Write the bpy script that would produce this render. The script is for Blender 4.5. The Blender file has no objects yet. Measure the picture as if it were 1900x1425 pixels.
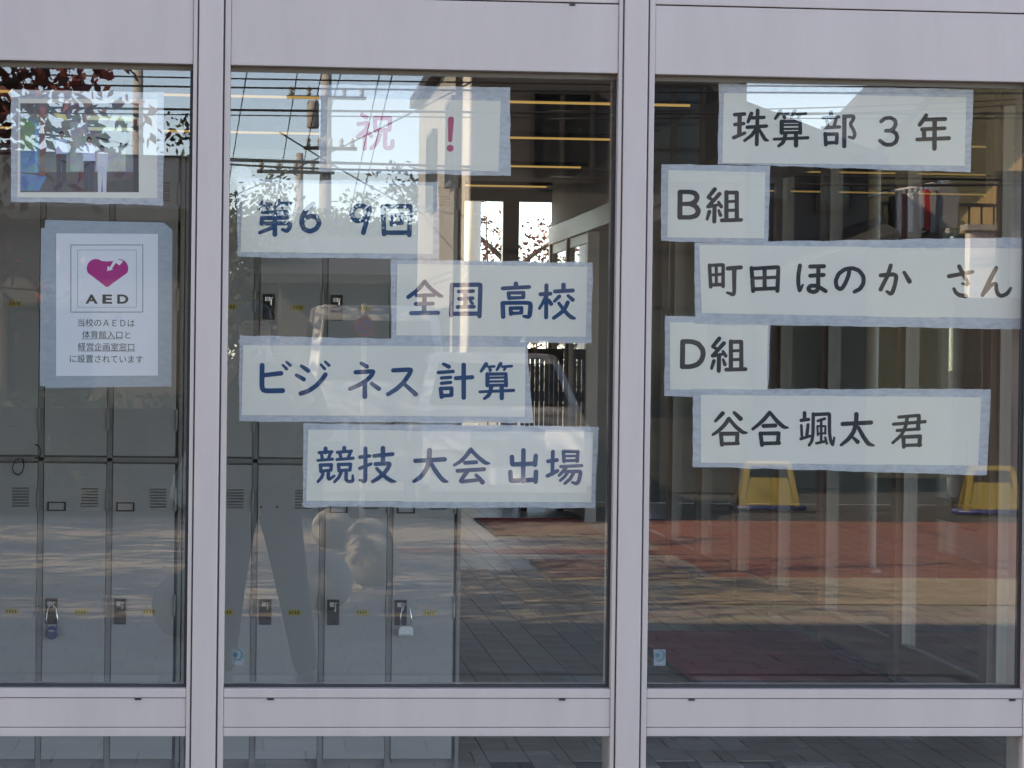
import bpy, bmesh, math, random
from mathutils import Vector, Matrix
import numpy as np
R = math.radians
rnd = random.Random(7)
sc = bpy.context.scene
col = sc.collection

# ------------------------------------------------------------------ camera
W, H, F = 1900.0, 1425.0, 5189.0           # photograph size and focal length in its pixels
YAW, PITCH, ROLL = 0.09196, -0.01016, 0.012435
CAM = Vector((0.0, -5.8, 1.45))
_f = Vector((math.sin(YAW)*math.cos(PITCH), math.cos(YAW)*math.cos(PITCH), math.sin(PITCH)))
_r0 = Vector((math.cos(YAW), -math.sin(YAW), 0)); _u0 = _r0.cross(_f)
_r = _r0*math.cos(ROLL) + _u0*math.sin(ROLL); _u = -_r0*math.sin(ROLL) + _u0*math.cos(ROLL)
cd = bpy.data.cameras.new('camera'); cam = bpy.data.objects.new('camera', cd); col.objects.link(cam)
cd.sensor_width = 36; cd.lens = 36*F/W; cd.clip_start = 0.01; cd.clip_end = 2000
M = Matrix.Identity(4)
for i in range(3):
    M[i][0], M[i][1], M[i][2], M[i][3] = _r[i], _u[i], -_f[i], CAM[i]
cam.matrix_world = M
sc.camera = cam

# ------------------------------------------------------------------ sky, sun, exposure
SUN = Vector((-0.78, 0.32, 0.54)).normalized()
w = bpy.data.worlds.new('World'); sc.world = w; w.use_nodes = True
nt = w.node_tree; bg = nt.nodes['Background']
sky = nt.nodes.new('ShaderNodeTexSky'); sky.sky_type = 'NISHITA'; sky.sun_disc = False
sky.sun_elevation = math.asin(SUN.z); sky.sun_rotation = math.atan2(SUN.x, SUN.y)
sky.air_density = 0.5; sky.dust_density = 0.3; sky.ozone_density = 2.0
nt.links.new(sky.outputs[0], bg.inputs[0]); bg.inputs[1].default_value = 0.15
sl = bpy.data.lights.new('sun', 'SUN'); sl.energy = 2.4; sl.angle = R(0.5); sl.color = (1.0, 0.93, 0.82)
so = bpy.data.objects.new('sun', sl); col.objects.link(so)
so.rotation_euler = SUN.to_track_quat('Z', 'Y').to_euler(); so.location = SUN*60
vs = sc.view_settings; vs.view_transform = 'Standard'; vs.look = 'None'; vs.gamma = 1.0
vs.use_curve_mapping = False; vs.exposure = 2.62; vs.use_white_balance = True; vs.white_balance_temperature = 9500; vs.white_balance_tint = 14
sc.cycles.use_denoising = True
sc.cycles.max_bounces = 14; sc.cycles.diffuse_bounces = 6; sc.cycles.glossy_bounces = 6
sc.cycles.transparent_max_bounces = 24; sc.cycles.transmission_bounces = 8
sc.cycles.sample_clamp_indirect = 6.0; sc.cycles.caustics_reflective = False

# ------------------------------------------------------------------ measuring helpers
def ray(px, py):
    return _r*((px-W/2)/F) + _u*((H/2-py)/F) + _f
def at(px, py, Y=0.0):
    """where a sight line through the photograph meets the plane Y"""
    v = ray(px, py); t = (Y-CAM.y)/v.y
    return CAM + v*t
def floor_at(px, py, Z=0.0):
    v = ray(px, py); t = (Z-CAM.z)/v.z
    return CAM + v*t
def mir(p):
    """a thing seen mirrored in the window stands as far outside as it looks inside"""
    return Vector((p.x, -p.y, p.z))

# ------------------------------------------------------------------ materials
MATS = {}
def mat(name, c=(.5, .5, .5), rough=.6, metal=0., spec=.5, bump=None, vary=None, emit=None, es=0., coat=0.):
    if name in MATS: return MATS[name]
    m = bpy.data.materials.new(name); m.use_nodes = True
    t = m.node_tree; b = t.nodes['Principled BSDF']
    b.inputs['Base Color'].default_value = (*c, 1); b.inputs['Roughness'].default_value = rough
    b.inputs['Metallic'].default_value = metal; b.inputs['Specular IOR Level'].default_value = spec
    b.inputs['Coat Weight'].default_value = coat
    if emit: b.inputs['Emission Color'].default_value = (*emit, 1); b.inputs['Emission Strength'].default_value = es
    tc = t.nodes.new('ShaderNodeTexCoord')
    if vary:
        sc_, amt = vary[0], vary[1]; st = vary[2] if len(vary) > 2 else (1, 1, 1)
        mp = t.nodes.new('ShaderNodeMapping'); mp.inputs['Scale'].default_value = st
        n = t.nodes.new('ShaderNodeTexNoise'); n.inputs['Scale'].default_value = sc_; n.inputs['Detail'].default_value = 6; n.inputs['Roughness'].default_value = .65
        t.links.new(tc.outputs['Object'], mp.inputs[0]); t.links.new(mp.outputs[0], n.inputs['Vector'])
        r = t.nodes.new('ShaderNodeValToRGB')
        r.color_ramp.elements[0].position = .3; r.color_ramp.elements[1].position = .7
        r.color_ramp.elements[0].color = (*[x*(1-amt) for x in c], 1)
        r.color_ramp.elements[1].color = (*[min(1, x*(1+amt)) for x in c], 1)
        t.links.new(n.outputs['Fac'], r.inputs[0]); t.links.new(r.outputs[0], b.inputs['Base Color'])
    if bump:
        n2 = t.nodes.new('ShaderNodeTexNoise'); n2.inputs['Scale'].default_value = bump[0]; n2.inputs['Detail'].default_value = 5
        bp = t.nodes.new('ShaderNodeBump'); bp.inputs['Strength'].default_value = bump[1]; bp.inputs['Distance'].default_value = bump[2] if len(bump) > 2 else .01
        t.links.new(tc.outputs['Object'], n2.inputs['Vector']); t.links.new(n2.outputs['Fac'], bp.inputs['Height'])
        t.links.new(bp.outputs[0], b.inputs['Normal'])
    MATS[name] = m
    return m

def glass_mat(name, tint=(.975, .985, .98), f0=.075):
    m = bpy.data.materials.new(name); m.use_nodes = True; t = m.node_tree
    t.nodes.remove(t.nodes['Principled BSDF']); out = t.nodes['Material Output']
    tr = t.nodes.new('ShaderNodeBsdfTransparent'); tr.inputs[0].default_value = (*tint, 1)
    gl = t.nodes.new('ShaderNodeBsdfGlossy'); gl.inputs['Roughness'].default_value = 0.0; gl.inputs['Color'].default_value = (1, 1, 1, 1)
    lw = t.nodes.new('ShaderNodeLayerWeight'); lw.inputs['Blend'].default_value = .5
    p = t.nodes.new('ShaderNodeMath'); p.operation = 'POWER'; p.inputs[1].default_value = 5
    ma = t.nodes.new('ShaderNodeMath'); ma.operation = 'MULTIPLY_ADD'; ma.inputs[1].default_value = 1-f0; ma.inputs[2].default_value = f0
    mx = t.nodes.new('ShaderNodeMixShader')
    t.links.new(lw.outputs['Facing'], p.inputs[0]); t.links.new(p.outputs[0], ma.inputs[0]); t.links.new(ma.outputs[0], mx.inputs[0])
    t.links.new(tr.outputs[0], mx.inputs[1]); t.links.new(gl.outputs[0], mx.inputs[2]); t.links.new(mx.outputs[0], out.inputs[0])
    MATS[name] = m
    return m

def tape_mat(name, c, lo, hi):
    m = bpy.data.materials.new(name); m.use_nodes = True; t = m.node_tree
    b = t.nodes['Principled BSDF']; b.inputs['Base Color'].default_value = (*c, 1); b.inputs['Roughness'].default_value = .35
    tc = t.nodes.new('ShaderNodeTexCoord'); n = t.nodes.new('ShaderNodeTexNoise')
    mp = t.nodes.new('ShaderNodeMapping'); mp.inputs['Scale'].default_value = (14, 14, 32)
    n.inputs['Scale'].default_value = 4.; n.inputs['Detail'].default_value = 6
    r = t.nodes.new('ShaderNodeMapRange'); r.inputs['From Min'].default_value = .3; r.inputs['From Max'].default_value = .7
    r.inputs['To Min'].default_value = lo; r.inputs['To Max'].default_value = hi
    t.links.new(tc.outputs['Object'], mp.inputs[0]); t.links.new(mp.outputs[0], n.inputs['Vector']); t.links.new(n.outputs['Fac'], r.inputs['Value'])
    t.links.new(r.outputs[0], b.inputs['Alpha'])
    MATS[name] = m
    return m

def vcol_mat(name, rough=.5):
    m = bpy.data.materials.new(name); m.use_nodes = True; t = m.node_tree; b = t.nodes['Principled BSDF']
    a = t.nodes.new('ShaderNodeVertexColor'); a.layer_name = 'ink'
    n = t.nodes.new('ShaderNodeTexNoise'); n.inputs['Scale'].default_value = 60; n.inputs['Detail'].default_value = 5
    tc = t.nodes.new('ShaderNodeTexCoord'); t.links.new(tc.outputs['Object'], n.inputs['Vector'])
    mx = t.nodes.new('ShaderNodeMix'); mx.data_type = 'RGBA'; mx.blend_type = 'OVERLAY'; mx.inputs['Factor'].default_value = .55
    t.links.new(a.outputs[0], mx.inputs['A']); t.links.new(n.outputs['Color'], mx.inputs['B'])
    t.links.new(mx.outputs['Result'], b.inputs['Base Color']); b.inputs['Roughness'].default_value = rough
    MATS[name] = m
    return m

def brick_mat(name, c1, c2, mortar, bw, bh, ms=.008, rot=False, rough=.8, vary=.25):
    m = bpy.data.materials.new(name); m.use_nodes = True; t = m.node_tree; b = t.nodes['Principled BSDF']; b.inputs['Roughness'].default_value = rough
    tc = t.nodes.new('ShaderNodeTexCoord'); mp = t.nodes.new('ShaderNodeMapping')
    if rot: mp.inputs['Rotation'].default_value = (0, 0, R(90))
    br = t.nodes.new('ShaderNodeTexBrick'); br.inputs['Color1'].default_value = (*c1, 1); br.inputs['Color2'].default_value = (*c2, 1); br.inputs['Mortar'].default_value = (*mortar, 1)
    br.inputs['Scale'].default_value = 1; br.inputs['Brick Width'].default_value = bw; br.inputs['Row Height'].default_value = bh; br.inputs['Mortar Size'].default_value = ms
    n = t.nodes.new('ShaderNodeTexNoise'); n.inputs['Scale'].default_value = 3; n.inputs['Detail'].default_value = 7
    mx = t.nodes.new('ShaderNodeMix'); mx.data_type = 'RGBA'; mx.blend_type = 'OVERLAY'; mx.inputs['Factor'].default_value = vary
    t.links.new(tc.outputs['Object'], mp.inputs[0]); t.links.new(mp.outputs[0], br.inputs['Vector']); t.links.new(tc.outputs['Object'], n.inputs['Vector'])
    t.links.new(br.outputs['Color'], mx.inputs['A']); t.links.new(n.outputs['Color'], mx.inputs['B']); t.links.new(mx.outputs['Result'], b.inputs['Base Color'])
    bp = t.nodes.new('ShaderNodeBump'); bp.inputs['Strength'].default_value = .4; bp.inputs['Distance'].default_value = .004; bp.invert = True
    t.links.new(br.outputs['Fac'], bp.inputs['Height']); t.links.new(bp.outputs[0], b.inputs['Normal'])
    MATS[name] = m
    return m

ALU = mat('painted_aluminium', (.60, .485, .43), .42, vary=(4, .05, (3, 3, .5)), bump=(90, .03, .002))
ALU2 = mat('painted_aluminium_shadow_gap', (.09, .08, .075), .6)
GASKET = mat('dark_gasket', (.035, .034, .034), .6)
BEAD = mat('bronze_glazing_bead', (.2, .16, .12), .5)
GLASS = glass_mat('window_glass')
GLASS2 = glass_mat('door_glass', (.9, .93, .92), .05)
PAPER = mat('ivory_paper', (.92, .83, .70), .75, spec=.2, vary=(5, .02), bump=(14, .10, .004))
PAPERW = mat('white_paper', (.83, .80, .80), .6, spec=.3, vary=(6, .015), bump=(10, .10, .004))
NAVY = mat('navy_ink', (.002, .055, .15), .6)
BLACK = mat('black_ink', (.018, .018, .022), .6)
RED = mat('red_ink', (.62, .09, .17), .6)
MAGENTA = mat('magenta_ink', (.55, .012, .20), .6)
GREYINK = mat('grey_ink', (.32, .33, .36), .6)
TAPE = tape_mat('translucent_tape', (.74, .735, .745), .46, .70)
TAPE2 = tape_mat('wide_translucent_tape', (.50, .54, .57), .66, .76)
PRINT = vcol_mat('photo_print')
LOCKER = mat('locker_grey_paint', (.37, .365, .36), .42, vary=(3, .04), bump=(60, .03, .002))
LOCKER2 = mat('locker_frame_paint', (.235, .23, .22), .45)
SLOT = mat('dark_slot', (.03, .03, .03), .7)
CHROME = mat('chrome', (.75, .76, .78), .18, metal=1.)
BLKPL = mat('black_plastic', (.02, .019, .018), .35)
LABELY = mat('yellow_label', (.46, .36, .10), .6)
CEIL = mat('ceiling_board', (.15, .13, .12), .8, vary=(2, .1))
WALLD = mat('interior_wall', (.52, .49, .47), .8, vary=(1.2, .08))
DADO = mat('red_brown_panel', (.2, .07, .05), .5, vary=(3, .2))
LAMP = mat('ceiling_tube_light', (.8, .6, .2), .5, emit=(1.0, .72, .28), es=.07)
DKFR = mat('dark_bronze_frame', (.035, .032, .03), .4)
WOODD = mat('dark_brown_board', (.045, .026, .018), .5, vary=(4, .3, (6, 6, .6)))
MATR = mat('red_mat', (.70, .05, .04), .95, vary=(9, .25), bump=(180, .8, .01))
MATE = mat('mat_edge', (.02, .02, .02), .7)
FTILE = brick_mat('floor_tile_sheet', (.22, .19, .16), (.27, .235, .20), (.03, .018, .017), .3, .15, .006, rot=True, rough=.38)
FT = [mat('floor_tile_%d' % k, c, .5, vary=(4, .2), bump=(60, .15, .003)) for k, c in enumerate([(.245, .21, .18), (.275, .24, .205), (.215, .185, .16)])]
GROUT = mat('grout', (.02, .018, .017), .8)
PAVE = brick_mat('paver_sheet', (.27, .235, .20), (.34, .30, .26), (.13, .115, .10), .3, .3, .007, rough=.85)
PV = [mat('paver_%d' % k, c, .85, vary=(5, .2), bump=(50, .3, .004)) for k, c in enumerate([(.31, .27, .23), (.36, .32, .275), (.45, .42, .38)])]
REDP = brick_mat('red_paver_sheet', (.25, .10, .08), (.31, .14, .11), (.12, .08, .06), .2, .1, .006)
SAND = mat('sandy_paving', (.36, .29, .21), .9, vary=(3, .2))
ASPH = mat('asphalt', (.055, .055, .057), .9, vary=(6, .2), bump=(80, .4, .006))
SOIL = mat('ground_soil', (.12, .10, .07), .95, vary=(.4, .3))
GRAN = mat('granite', (.33, .315, .30), .8, vary=(70, .35), bump=(90, .7, .012))
CONC = mat('concrete', (.36, .35, .33), .85, vary=(4, .15), bump=(30, .2, .006))
CABLE = mat('cable_black', (.015, .015, .016), .6)
BARK = mat('bark', (.07, .05, .038), .95, vary=(12, .35, (1, 1, .25)), bump=(30, .8, .02))
LEAFG = mat('leaf_green', (.05, .085, .022), .6, vary=(1.5, .4))
LEAFD = mat('leaf_dark_green', (.03, .05, .02), .65, vary=(1.5, .4))
LEAFR = mat('leaf_autumn_red', (.13, .022, .018), .6, vary=(2.5, .5))
LEAFB = mat('leaf_autumn_brown', (.17, .085, .035), .65, vary=(2.5, .45))
SKIN = mat('skin', (.52, .30, .20), .5, vary=(18, .08))
HAIR = mat('hair', (.012, .010, .009), .45)
JACKET = mat('dark_jacket', (.045, .048, .058), .85, vary=(8, .2))
TROUS = mat('dark_trousers', (.03, .032, .038), .85, vary=(8, .2))
SHOE = mat('shoe_leather', (.02, .018, .017), .4)
BAGW = mat('white_bag', (.78, .77, .74), .5, bump=(25, .5, .02))
YELP = mat('yellow_plastic', (.34, .25, .04), .4, vary=(5, .12))
BLUEP = mat('blue_plastic', (.015, .03, .16), .4)
CARW = mat('white_car_paint', (.78, .78, .77), .25, coat=.6)
CARS = mat('silver_car_paint', (.42, .43, .45), .3, metal=.5, coat=.6)
CARV = mat('pale_grey_van_paint', (.34, .34, .34), .35, coat=.4)
CARG = mat('car_glass', (.015, .018, .02), .06)
TYRE = mat('tyre_rubber', (.02, .02, .02), .8)
LIGHTW = mat('headlamp_lens', (.75, .77, .8), .1)
TAILR = mat('tail_lamp_red', (.45, .01, .01), .2)
WHITEP = mat('white_paint', (.74, .74, .73), .5, vary=(3, .05))

# ------------------------------------------------------------------ mesh helpers
class MB:
    def __init__(s): s.v = []; s.f = []; s.c = []
    def quad(s, a, b, c, d, ink=None):
        n = len(s.v); s.v += [tuple(a), tuple(b), tuple(c), tuple(d)]; s.f.append((n, n+1, n+2, n+3)); s.c.append(ink)
    def poly(s, pts, ink=None):
        n = len(s.v); s.v += [tuple(p) for p in pts]; s.f.append(tuple(range(n, n+len(pts)))); s.c.append(ink)
    def box(s, x0, x1, y0, y1, z0, z1):
        n = len(s.v)
        s.v += [(x, y, z) for x in (x0, x1) for y in (y0, y1) for z in (z0, z1)]
        for q in ((0, 1, 3, 2), (4, 6, 7, 5), (0, 4, 5, 1), (2, 3, 7, 6), (0, 2, 6, 4), (1, 5, 7, 3)):
            s.f.append(tuple(n+i for i in q)); s.c.append(None)
    def hexa(s, lo, hi):
        """8-corner solid from two quads"""
        n = len(s.v); s.v += [tuple(p) for p in lo] + [tuple(p) for p in hi]
        for q in ((3, 2, 1, 0), (4, 5, 6, 7), (0, 1, 5, 4), (1, 2, 6, 5), (2, 3, 7, 6), (3, 0, 4, 7)):
            s.f.append(tuple(n+i for i in q)); s.c.append(None)
    def prism(s, pts, d):
        """flat outline pushed along vector d"""
        n = len(s.v); k = len(pts); d = Vector(d)
        s.v += [tuple(p) for p in pts] + [tuple(Vector(p)+d) for p in pts]
        s.f.append(tuple(range(n+k-1, n-1, -1))); s.f.append(tuple(range(n+k, n+2*k))); s.c += [None, None]
        for i in range(k):
            j = (i+1) % k; s.f.append((n+i, n+j, n+k+j, n+k+i)); s.c.append(None)
    def tube(s, path, rad, sides=8, cap=True):
        path = [Vector(p) for p in path]; rads = rad if isinstance(rad, (list, tuple)) else [rad]*len(path)
        n = len(s.v); up = None
        for i, p in enumerate(path):
            d = (path[min(i+1, len(path)-1)] - path[max(i-1, 0)]).normalized()
            if up is None:
                up = d.orthogonal().normalized()
            up = (up - d*up.dot(d)).normalized(); b = d.cross(up)
            for k in range(sides):
                a = 2*math.pi*k/sides; s.v.append(tuple(p + (up*math.cos(a)+b*math.sin(a))*rads[i]))
        for i in range(len(path)-1):
            for k in range(sides):
                a = n+i*sides+k; b2 = n+i*sides+(k+1) % sides
                s.f.append((a, b2, b2+sides, a+sides)); s.c.append(None)
        if cap:
            s.f.append(tuple(n+k for k in range(sides-1, -1, -1))); s.f.append(tuple(n+(len(path)-1)*sides+k for k in range(sides))); s.c += [None, None]
    def lathe(s, prof, c, seg=24, axis='z'):
        n = len(s.v); c = Vector(c)
        for (r, h) in prof:
            for k in range(seg):
                a = 2*math.pi*k/seg; x, y = r*math.cos(a), r*math.sin(a)
                s.v.append(tuple(c + (Vector((x, y, h)) if axis == 'z' else Vector((x, h, y)) if axis == 'y' else Vector((h, x, y)))))
        for i in range(len(prof)-1):
            for k in range(seg):
                a = n+i*seg+k; b = n+i*seg+(k+1) % seg
                s.f.append((a, b, b+seg, a+seg)); s.c.append(None)
        s.f.append(tuple(n+k for k in range(seg-1, -1, -1))); s.f.append(tuple(n+(len(prof)-1)*seg+k for k in range(seg))); s.c += [None, None]
    def build(s, name, material, parent=None, bevel=0., smooth=False, ink=False):
        me = bpy.data.meshes.new(name); me.from_pydata(s.v, [], s.f); me.materials.append(material)
        if ink:
            a = me.color_attributes.new('ink', 'FLOAT_COLOR', 'CORNER'); i = 0
            for p, c in zip(me.polygons, s.c):
                for _ in p.vertices:
                    a.data[i].color = (*(c or (.5, .5, .5)), 1); i += 1
        bm = bmesh.new(); bm.from_mesh(me)
        if not ink: bmesh.ops.recalc_face_normals(bm, faces=bm.faces)
        if bevel: bmesh.ops.bevel(bm, geom=[e for e in bm.edges if len(e.link_faces) == 2 and e.calc_face_angle(0) > .5], offset=bevel, segments=2, affect='EDGES', profile=.6)
        bm.to_mesh(me); bm.free()
        if smooth: me.shade_smooth()
        return link(name, me, parent)
def link(name, me, parent=None):
    o = bpy.data.objects.new(name, me); col.objects.link(o)
    if parent: adopt(o, parent)
    return o
def world_loc(o):
    v = Vector(o.location)
    return v + world_loc(o.parent) if (o.parent and o.get('_rel')) else v
ORG = {}
def adopt(o, parent):
    o.parent = parent
    g = ORG.get(parent.name, Vector((0, 0, 0)))
    o.matrix_parent_inverse = Matrix.Translation(-g)
def tag(o, label, cat=None, group=None):
    o['label'] = label
    if cat: o['category'] = cat
    if group: o['group'] = group
    return o
def thing(name, loc, label, cat, group=None):
    o = bpy.data.objects.new(name, None); col.objects.link(o); o.location = loc; o.empty_display_size = .1
    ORG[o.name] = Vector(loc)
    return tag(o, label, cat, group)
def structure(o): o['kind'] = 'structure'; return o
def stuff(o): o['kind'] = 'stuff'; return o
def one(name, material, parent, *boxes, bevel=0.):
    m = MB()
    for b in boxes: m.box(*b)
    return m.build(name, material, parent, bevel)
def tex(body, parent, name, material, center, width, thick=0., stretch=None, tz=None):
    """flat printed lettering, on the plane y = center.y, fitted to a width"""
    cu = bpy.data.curves.new(name, 'FONT'); cu.body = body; cu.size = 1; cu.offset = thick
    o = bpy.data.objects.new('tmp', cu); col.objects.link(o)
    bpy.context.view_layer.update()
    me = bpy.data.meshes.new_from_object(o.evaluated_get(bpy.context.evaluated_depsgraph_get()))
    bpy.data.objects.remove(o)
    xs = [v.co.x for v in me.vertices]; ys = [v.co.y for v in me.vertices]
    k = width/(max(xs)-min(xs)); kz = k if stretch is None else stretch/(max(ys)-min(ys))
    cx, cy = (max(xs)+min(xs))/2, (max(ys)+min(ys))/2
    for v in me.vertices:
        x, z = (v.co.x-cx)*k, (v.co.y-cy)*kz
        v.co = (center[0]+x, center[1], center[2]+z)
    me.materials.clear(); me.materials.append(material)
    return link(name, me, parent)

# ================================================================== SETTING
# ---- outdoor ground (kept clear of the hall so that no two floors share a plane)
def sheet(name, mt, x0, x1, y0, y1, z, parent=None):
    m = MB(); m.quad((x0, y0, z), (x1, y0, z), (x1, y1, z), (x0, y1, z)); o = m.build(name, mt)
    return structure(o)
sheet('ground', SOIL, -400, 400, -600, 400, -.03)
sheet('pavement', PAVE, -16, 16, -19, -.16, -.012)
sheet('sandy_path', SAND, 1.6, 14, -12.6, -10.6, -.008)
sheet('red_brick_path', REDP, 3.1, 14, -19, -12.6, -.008); sheet('red_brick_band', REDP, 1.0, 3.09, -15.2, -14.7, -.008)
sheet('road', ASPH, -60, 60, -27, -19.2, -.02)
pv = thing('paving_field', (0.6, -5, 0), 'brown grey square pavers in running bond outside the window', 'paving')
paverme = []
for k in range(3):
    m = MB(); m.box(-.1465, .1465, -.1465, .1465, -.012, .0)
    me = m.build('paver_master', PV[k], None, .003); paverme.append(me.data); bpy.data.objects.remove(me)
gs = one('joint_bed', mat('sand_joint', (.11, .098, .085), .95), pv, (-2.05, 3.3, -6.95, -3.45, -.011, -.006))
for j in range(11):
    for i in range(17):
        y = -3.65-.3*j; x = -1.75+.3*i+(.15 if j % 2 else 0)
        o = link('paver', paverme[2 if rnd.random() < .16 else rnd.randrange(2)], None); o.location = (x, y, .002*rnd.random()-.0005)
        o.rotation_euler.z = R(90*rnd.randrange(4)); adopt(o, pv)

# ---- the hall: floor, ceiling, walls
FL = sheet('hall_floor', FTILE, -6.2, 7.2, .16, 22.0, -.006)
tme = []
for k in range(3):
    m = MB(); m.box(-.0725, .0725, -.1475, .1475, -.004, .0)
    t_ = m.build('tile_master', FT[k], None, .0015); tme.append(t_.data); bpy.data.objects.remove(t_)
one('grout_bed', GROUT, FL, (.70, 2.05, 4.0, 13.0, -.0055, -.0035))
for i in range(9):
    for j in range(30):
        o = link('floor_tile', tme[rnd.randrange(3)], FL)
        o.location = (.775+.15*i, 4.15+.3*j+(.15 if i % 2 else 0), .0005*rnd.random()-.0003)
HC = 3.1
ce = MB(); ce.box(-6.2, 7.2, .16, 22.0, HC, HC+.25); structure(ce.build('ceiling', CEIL))
wl = MB(); wl.box(-6.4, -6.2, .16, 22.0, 0, HC+.25); structure(wl.build('wall_left', WALLD))
wr = MB(); wr.box(7.2, 7.4, 17.6, 22.0, 0, HC+.25); structure(wr.build('wall_right', WALLD))
# unseen building mass above the hall; heights and left wing shaped to shade the paving
mass = thing('unseen_school_mass', (0, 8, 3.3), 'unseen concrete upper storeys of the school with a wing shaped to shade the paving', 'building')
one('wall', CONC, mass, (-15.8, 7.6, -.05, 22.2, 3.26, 9.3))
one('unseen_parapet', WHITEP, mass, (-15.79, 7.7, -.15, 22.3, 9.3, 9.7))
one('shade_wing', CONC, mass, (-36, -15.81, -.05, 22.2, 3.26, 15.2))
one('unseen_parapet', WHITEP, mass, (-36.1, -15.8, -.15, 22.3, 15.2, 15.7))
one('side_wall', CONC, mass, (-36, -6.41, -.05, 22.0, 0, 3.26))
# ceiling tube lights, in rows
for k, Y in enumerate((2.9, 5.9, 8.9, 11.9, 14.8, 17.9, 20.7)):
    lab = ['over the lockers', 'second row in from the glass', 'third row in from the glass', 'fourth row in from the glass', 'fifth row in from the glass', 'sixth row in from the glass', 'beside the end windows'][k]
    t = thing('ceiling_light', (0, Y, HC), 'long yellow tube light strip, '+lab, 'ceiling light', 'tube lights under the hall ceiling')
    one('tube', LAMP, t, (-5.9, 2.75, Y-.02, Y+.02, HC-.046, HC-.034))
    one('housing', DKFR, t, (-5.95, 2.8, Y-.05, Y+.05, HC-.033, HC-.001))
# ---- far end: glazing, posts, door
ff = thing('end_window_wall', (0, 21.9, 0), 'dark framed glazing at the far end of the hall', 'window wall')
one('post', DKFR, ff, (1.85, 1.95, 21.83, 21.97, 0, 2.98))
one('post', DKFR, ff, (2.44, 2.60, 21.83, 21.97, 0, 2.98))
one('post', DKFR, ff, (2.98, 3.16, 21.83, 21.97, 0, 2.98))
one('head', DKFR, ff, (1.85, 3.2, 21.82, 21.98, 2.98, 3.1))
one('sill', DKFR, ff, (1.95, 3.16, 21.84, 21.96, 0, .12))
one('end_wall', WALLD, ff, (-6.2, 1.845, 21.83, 21.97, 0, 3.1))
xs_ = [1.9, 2.52, 3.07]
for a, b in zip(xs_[:-1], xs_[1:]):
    one('pane', GLASS2, ff, (a+.05, b-.09, 21.895, 21.905, .12, 2.98))
one('door_rail', DKFR, ff, (2.6, 2.98, 21.84, 21.96, 1.0, 1.10))
one('end_wall', WALLD, ff, (3.165, 7.2, 21.83, 21.97, 0, 3.1))

# ---- right side: glazed sliding doors along the hall
XD = 2.94
def door_wall():
    t = thing('sliding_door_wall', (XD, 8, 0), 'beige aluminium glazed sliding door screen along the hall beside the red mats', 'door')
    ys = [3.6, 5.1, 6.7, 8.4, 9.7, 11.0, 12.4, 13.7, 15.2, 16.9, 18.6, 20.3, 21.8]
    wid = [.10, .12, .10, .09, .08, .10, .09, .08, .1, .09, .08, .1, .1]
    for y, w_ in zip(ys, wid):
        one('post', ALU, t, (XD-.04, XD+.06, y-w_/2, y+w_/2, 0, 2.55), bevel=.003)
    one('header', ALU, t, (XD-.05, XD+.07, 3.5, 21.82, 2.55, 2.72), bevel=.003)
    one('fascia', WALLD, t, (XD-.02, XD+.04, 3.5, 21.82, 2.72, 3.1))
    for i in range(len(ys)-1):
        a, b = ys[i]+wid[i]/2, ys[i+1]-wid[i+1]/2
        if i in (9,):      # open doorways: leaf slid aside, stands against its neighbour
            continue
        off = .0
        p = one('door_leaf', ALU, t, (XD-.015+off, XD+.02+off, a, b, .02, .17), (XD-.015+off, XD+.02+off, a, b, 2.46, 2.55),
                (XD-.015+off, XD+.02+off, a, a+.05, .17, 2.46), (XD-.015+off, XD+.02+off, b-.05, b, .17, 2.46))
        one('pane', GLASS2, p, (XD+.0, XD+.006, a+.05, b-.05, .17, 2.46))
        if i in (1, 2, 4, 6, 7):
            one('bottom_track', DKFR, p, (XD-.03, XD+.04, a, b, 0, .018))
    return t
door_wall()
# vestibule back wall beyond the doors
vb = thing('vestibule_wall', (6.9, 19.6, 0), 'red brown lower and grey upper panels at the far end of the vestibule', 'wall')
for k in range(2):
    y0 = 17.6+2.02*k
    one('lower_panel', DADO, vb, (6.85, 6.95, y0, y0+2.0, 0, 1.35), bevel=.004)
    one('upper_panel', WALLD, vb, (6.87, 6.95, y0, y0+2.0, 1.36, 3.08), bevel=.004)
eg = thing('daylight_glazing', (7.3, 9, 0), 'unseen side glazing of the vestibule added to let daylight in', 'window wall')  # unseen glazing, added so daylight from the side floods the hall
for k in range(10):
    y0 = .3+1.9*k
    one('post', ALU, eg, (7.22, 7.36, y0-.05, y0+.05, 0, 3.1))
    if k < 9: one('pane', GLASS2, eg, (7.28, 7.29, y0+.05, y0+1.85, .1, 3.0))
one('sill', ALU, eg, (7.23, 7.35, .36, 17.35, .0, .1))
def inner_screen(x, y0, y1, lab):
    t = thing('inner_door', (x, (y0+y1)/2, 0), lab, 'door')
    for a in (y0, (y0+y1)/2, y1):
        one('stile', ALU, t, (x-.03, x+.03, a-.04, a+.04, 0, 2.3), bevel=.003)
    one('rail', ALU, t, (x-.03, x+.03, y0-.04, y1+.04, 2.3, 2.4))
    one('kick_rail', ALU, t, (x-.02, x+.02, y0+.04, (y0+y1)/2-.04, .02, .2), (x-.02, x+.02, (y0+y1)/2+.04, y1-.04, .02, .2))
    one('push_bar', WOODD, t, (x-.05, x-.03, y0+.04, y1-.04, .85, 1.02), (x-.05, x-.03, y0+.04, y1-.04, .42, .56))
    for a, b in ((y0, (y0+y1)/2), ((y0+y1)/2, y1)):
        one('pane', GLASS2, t, (x-.003, x+.003, a+.04, b-.04, .2, 2.3))
inner_screen(4.5, 6.0, 8.2, 'inner glazed door with brown push rails behind the sliding doors beside the nearer red mat')
inner_screen(4.5, 9.6, 12.2, 'inner glazed door with brown push rails between the two red mats')
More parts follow.
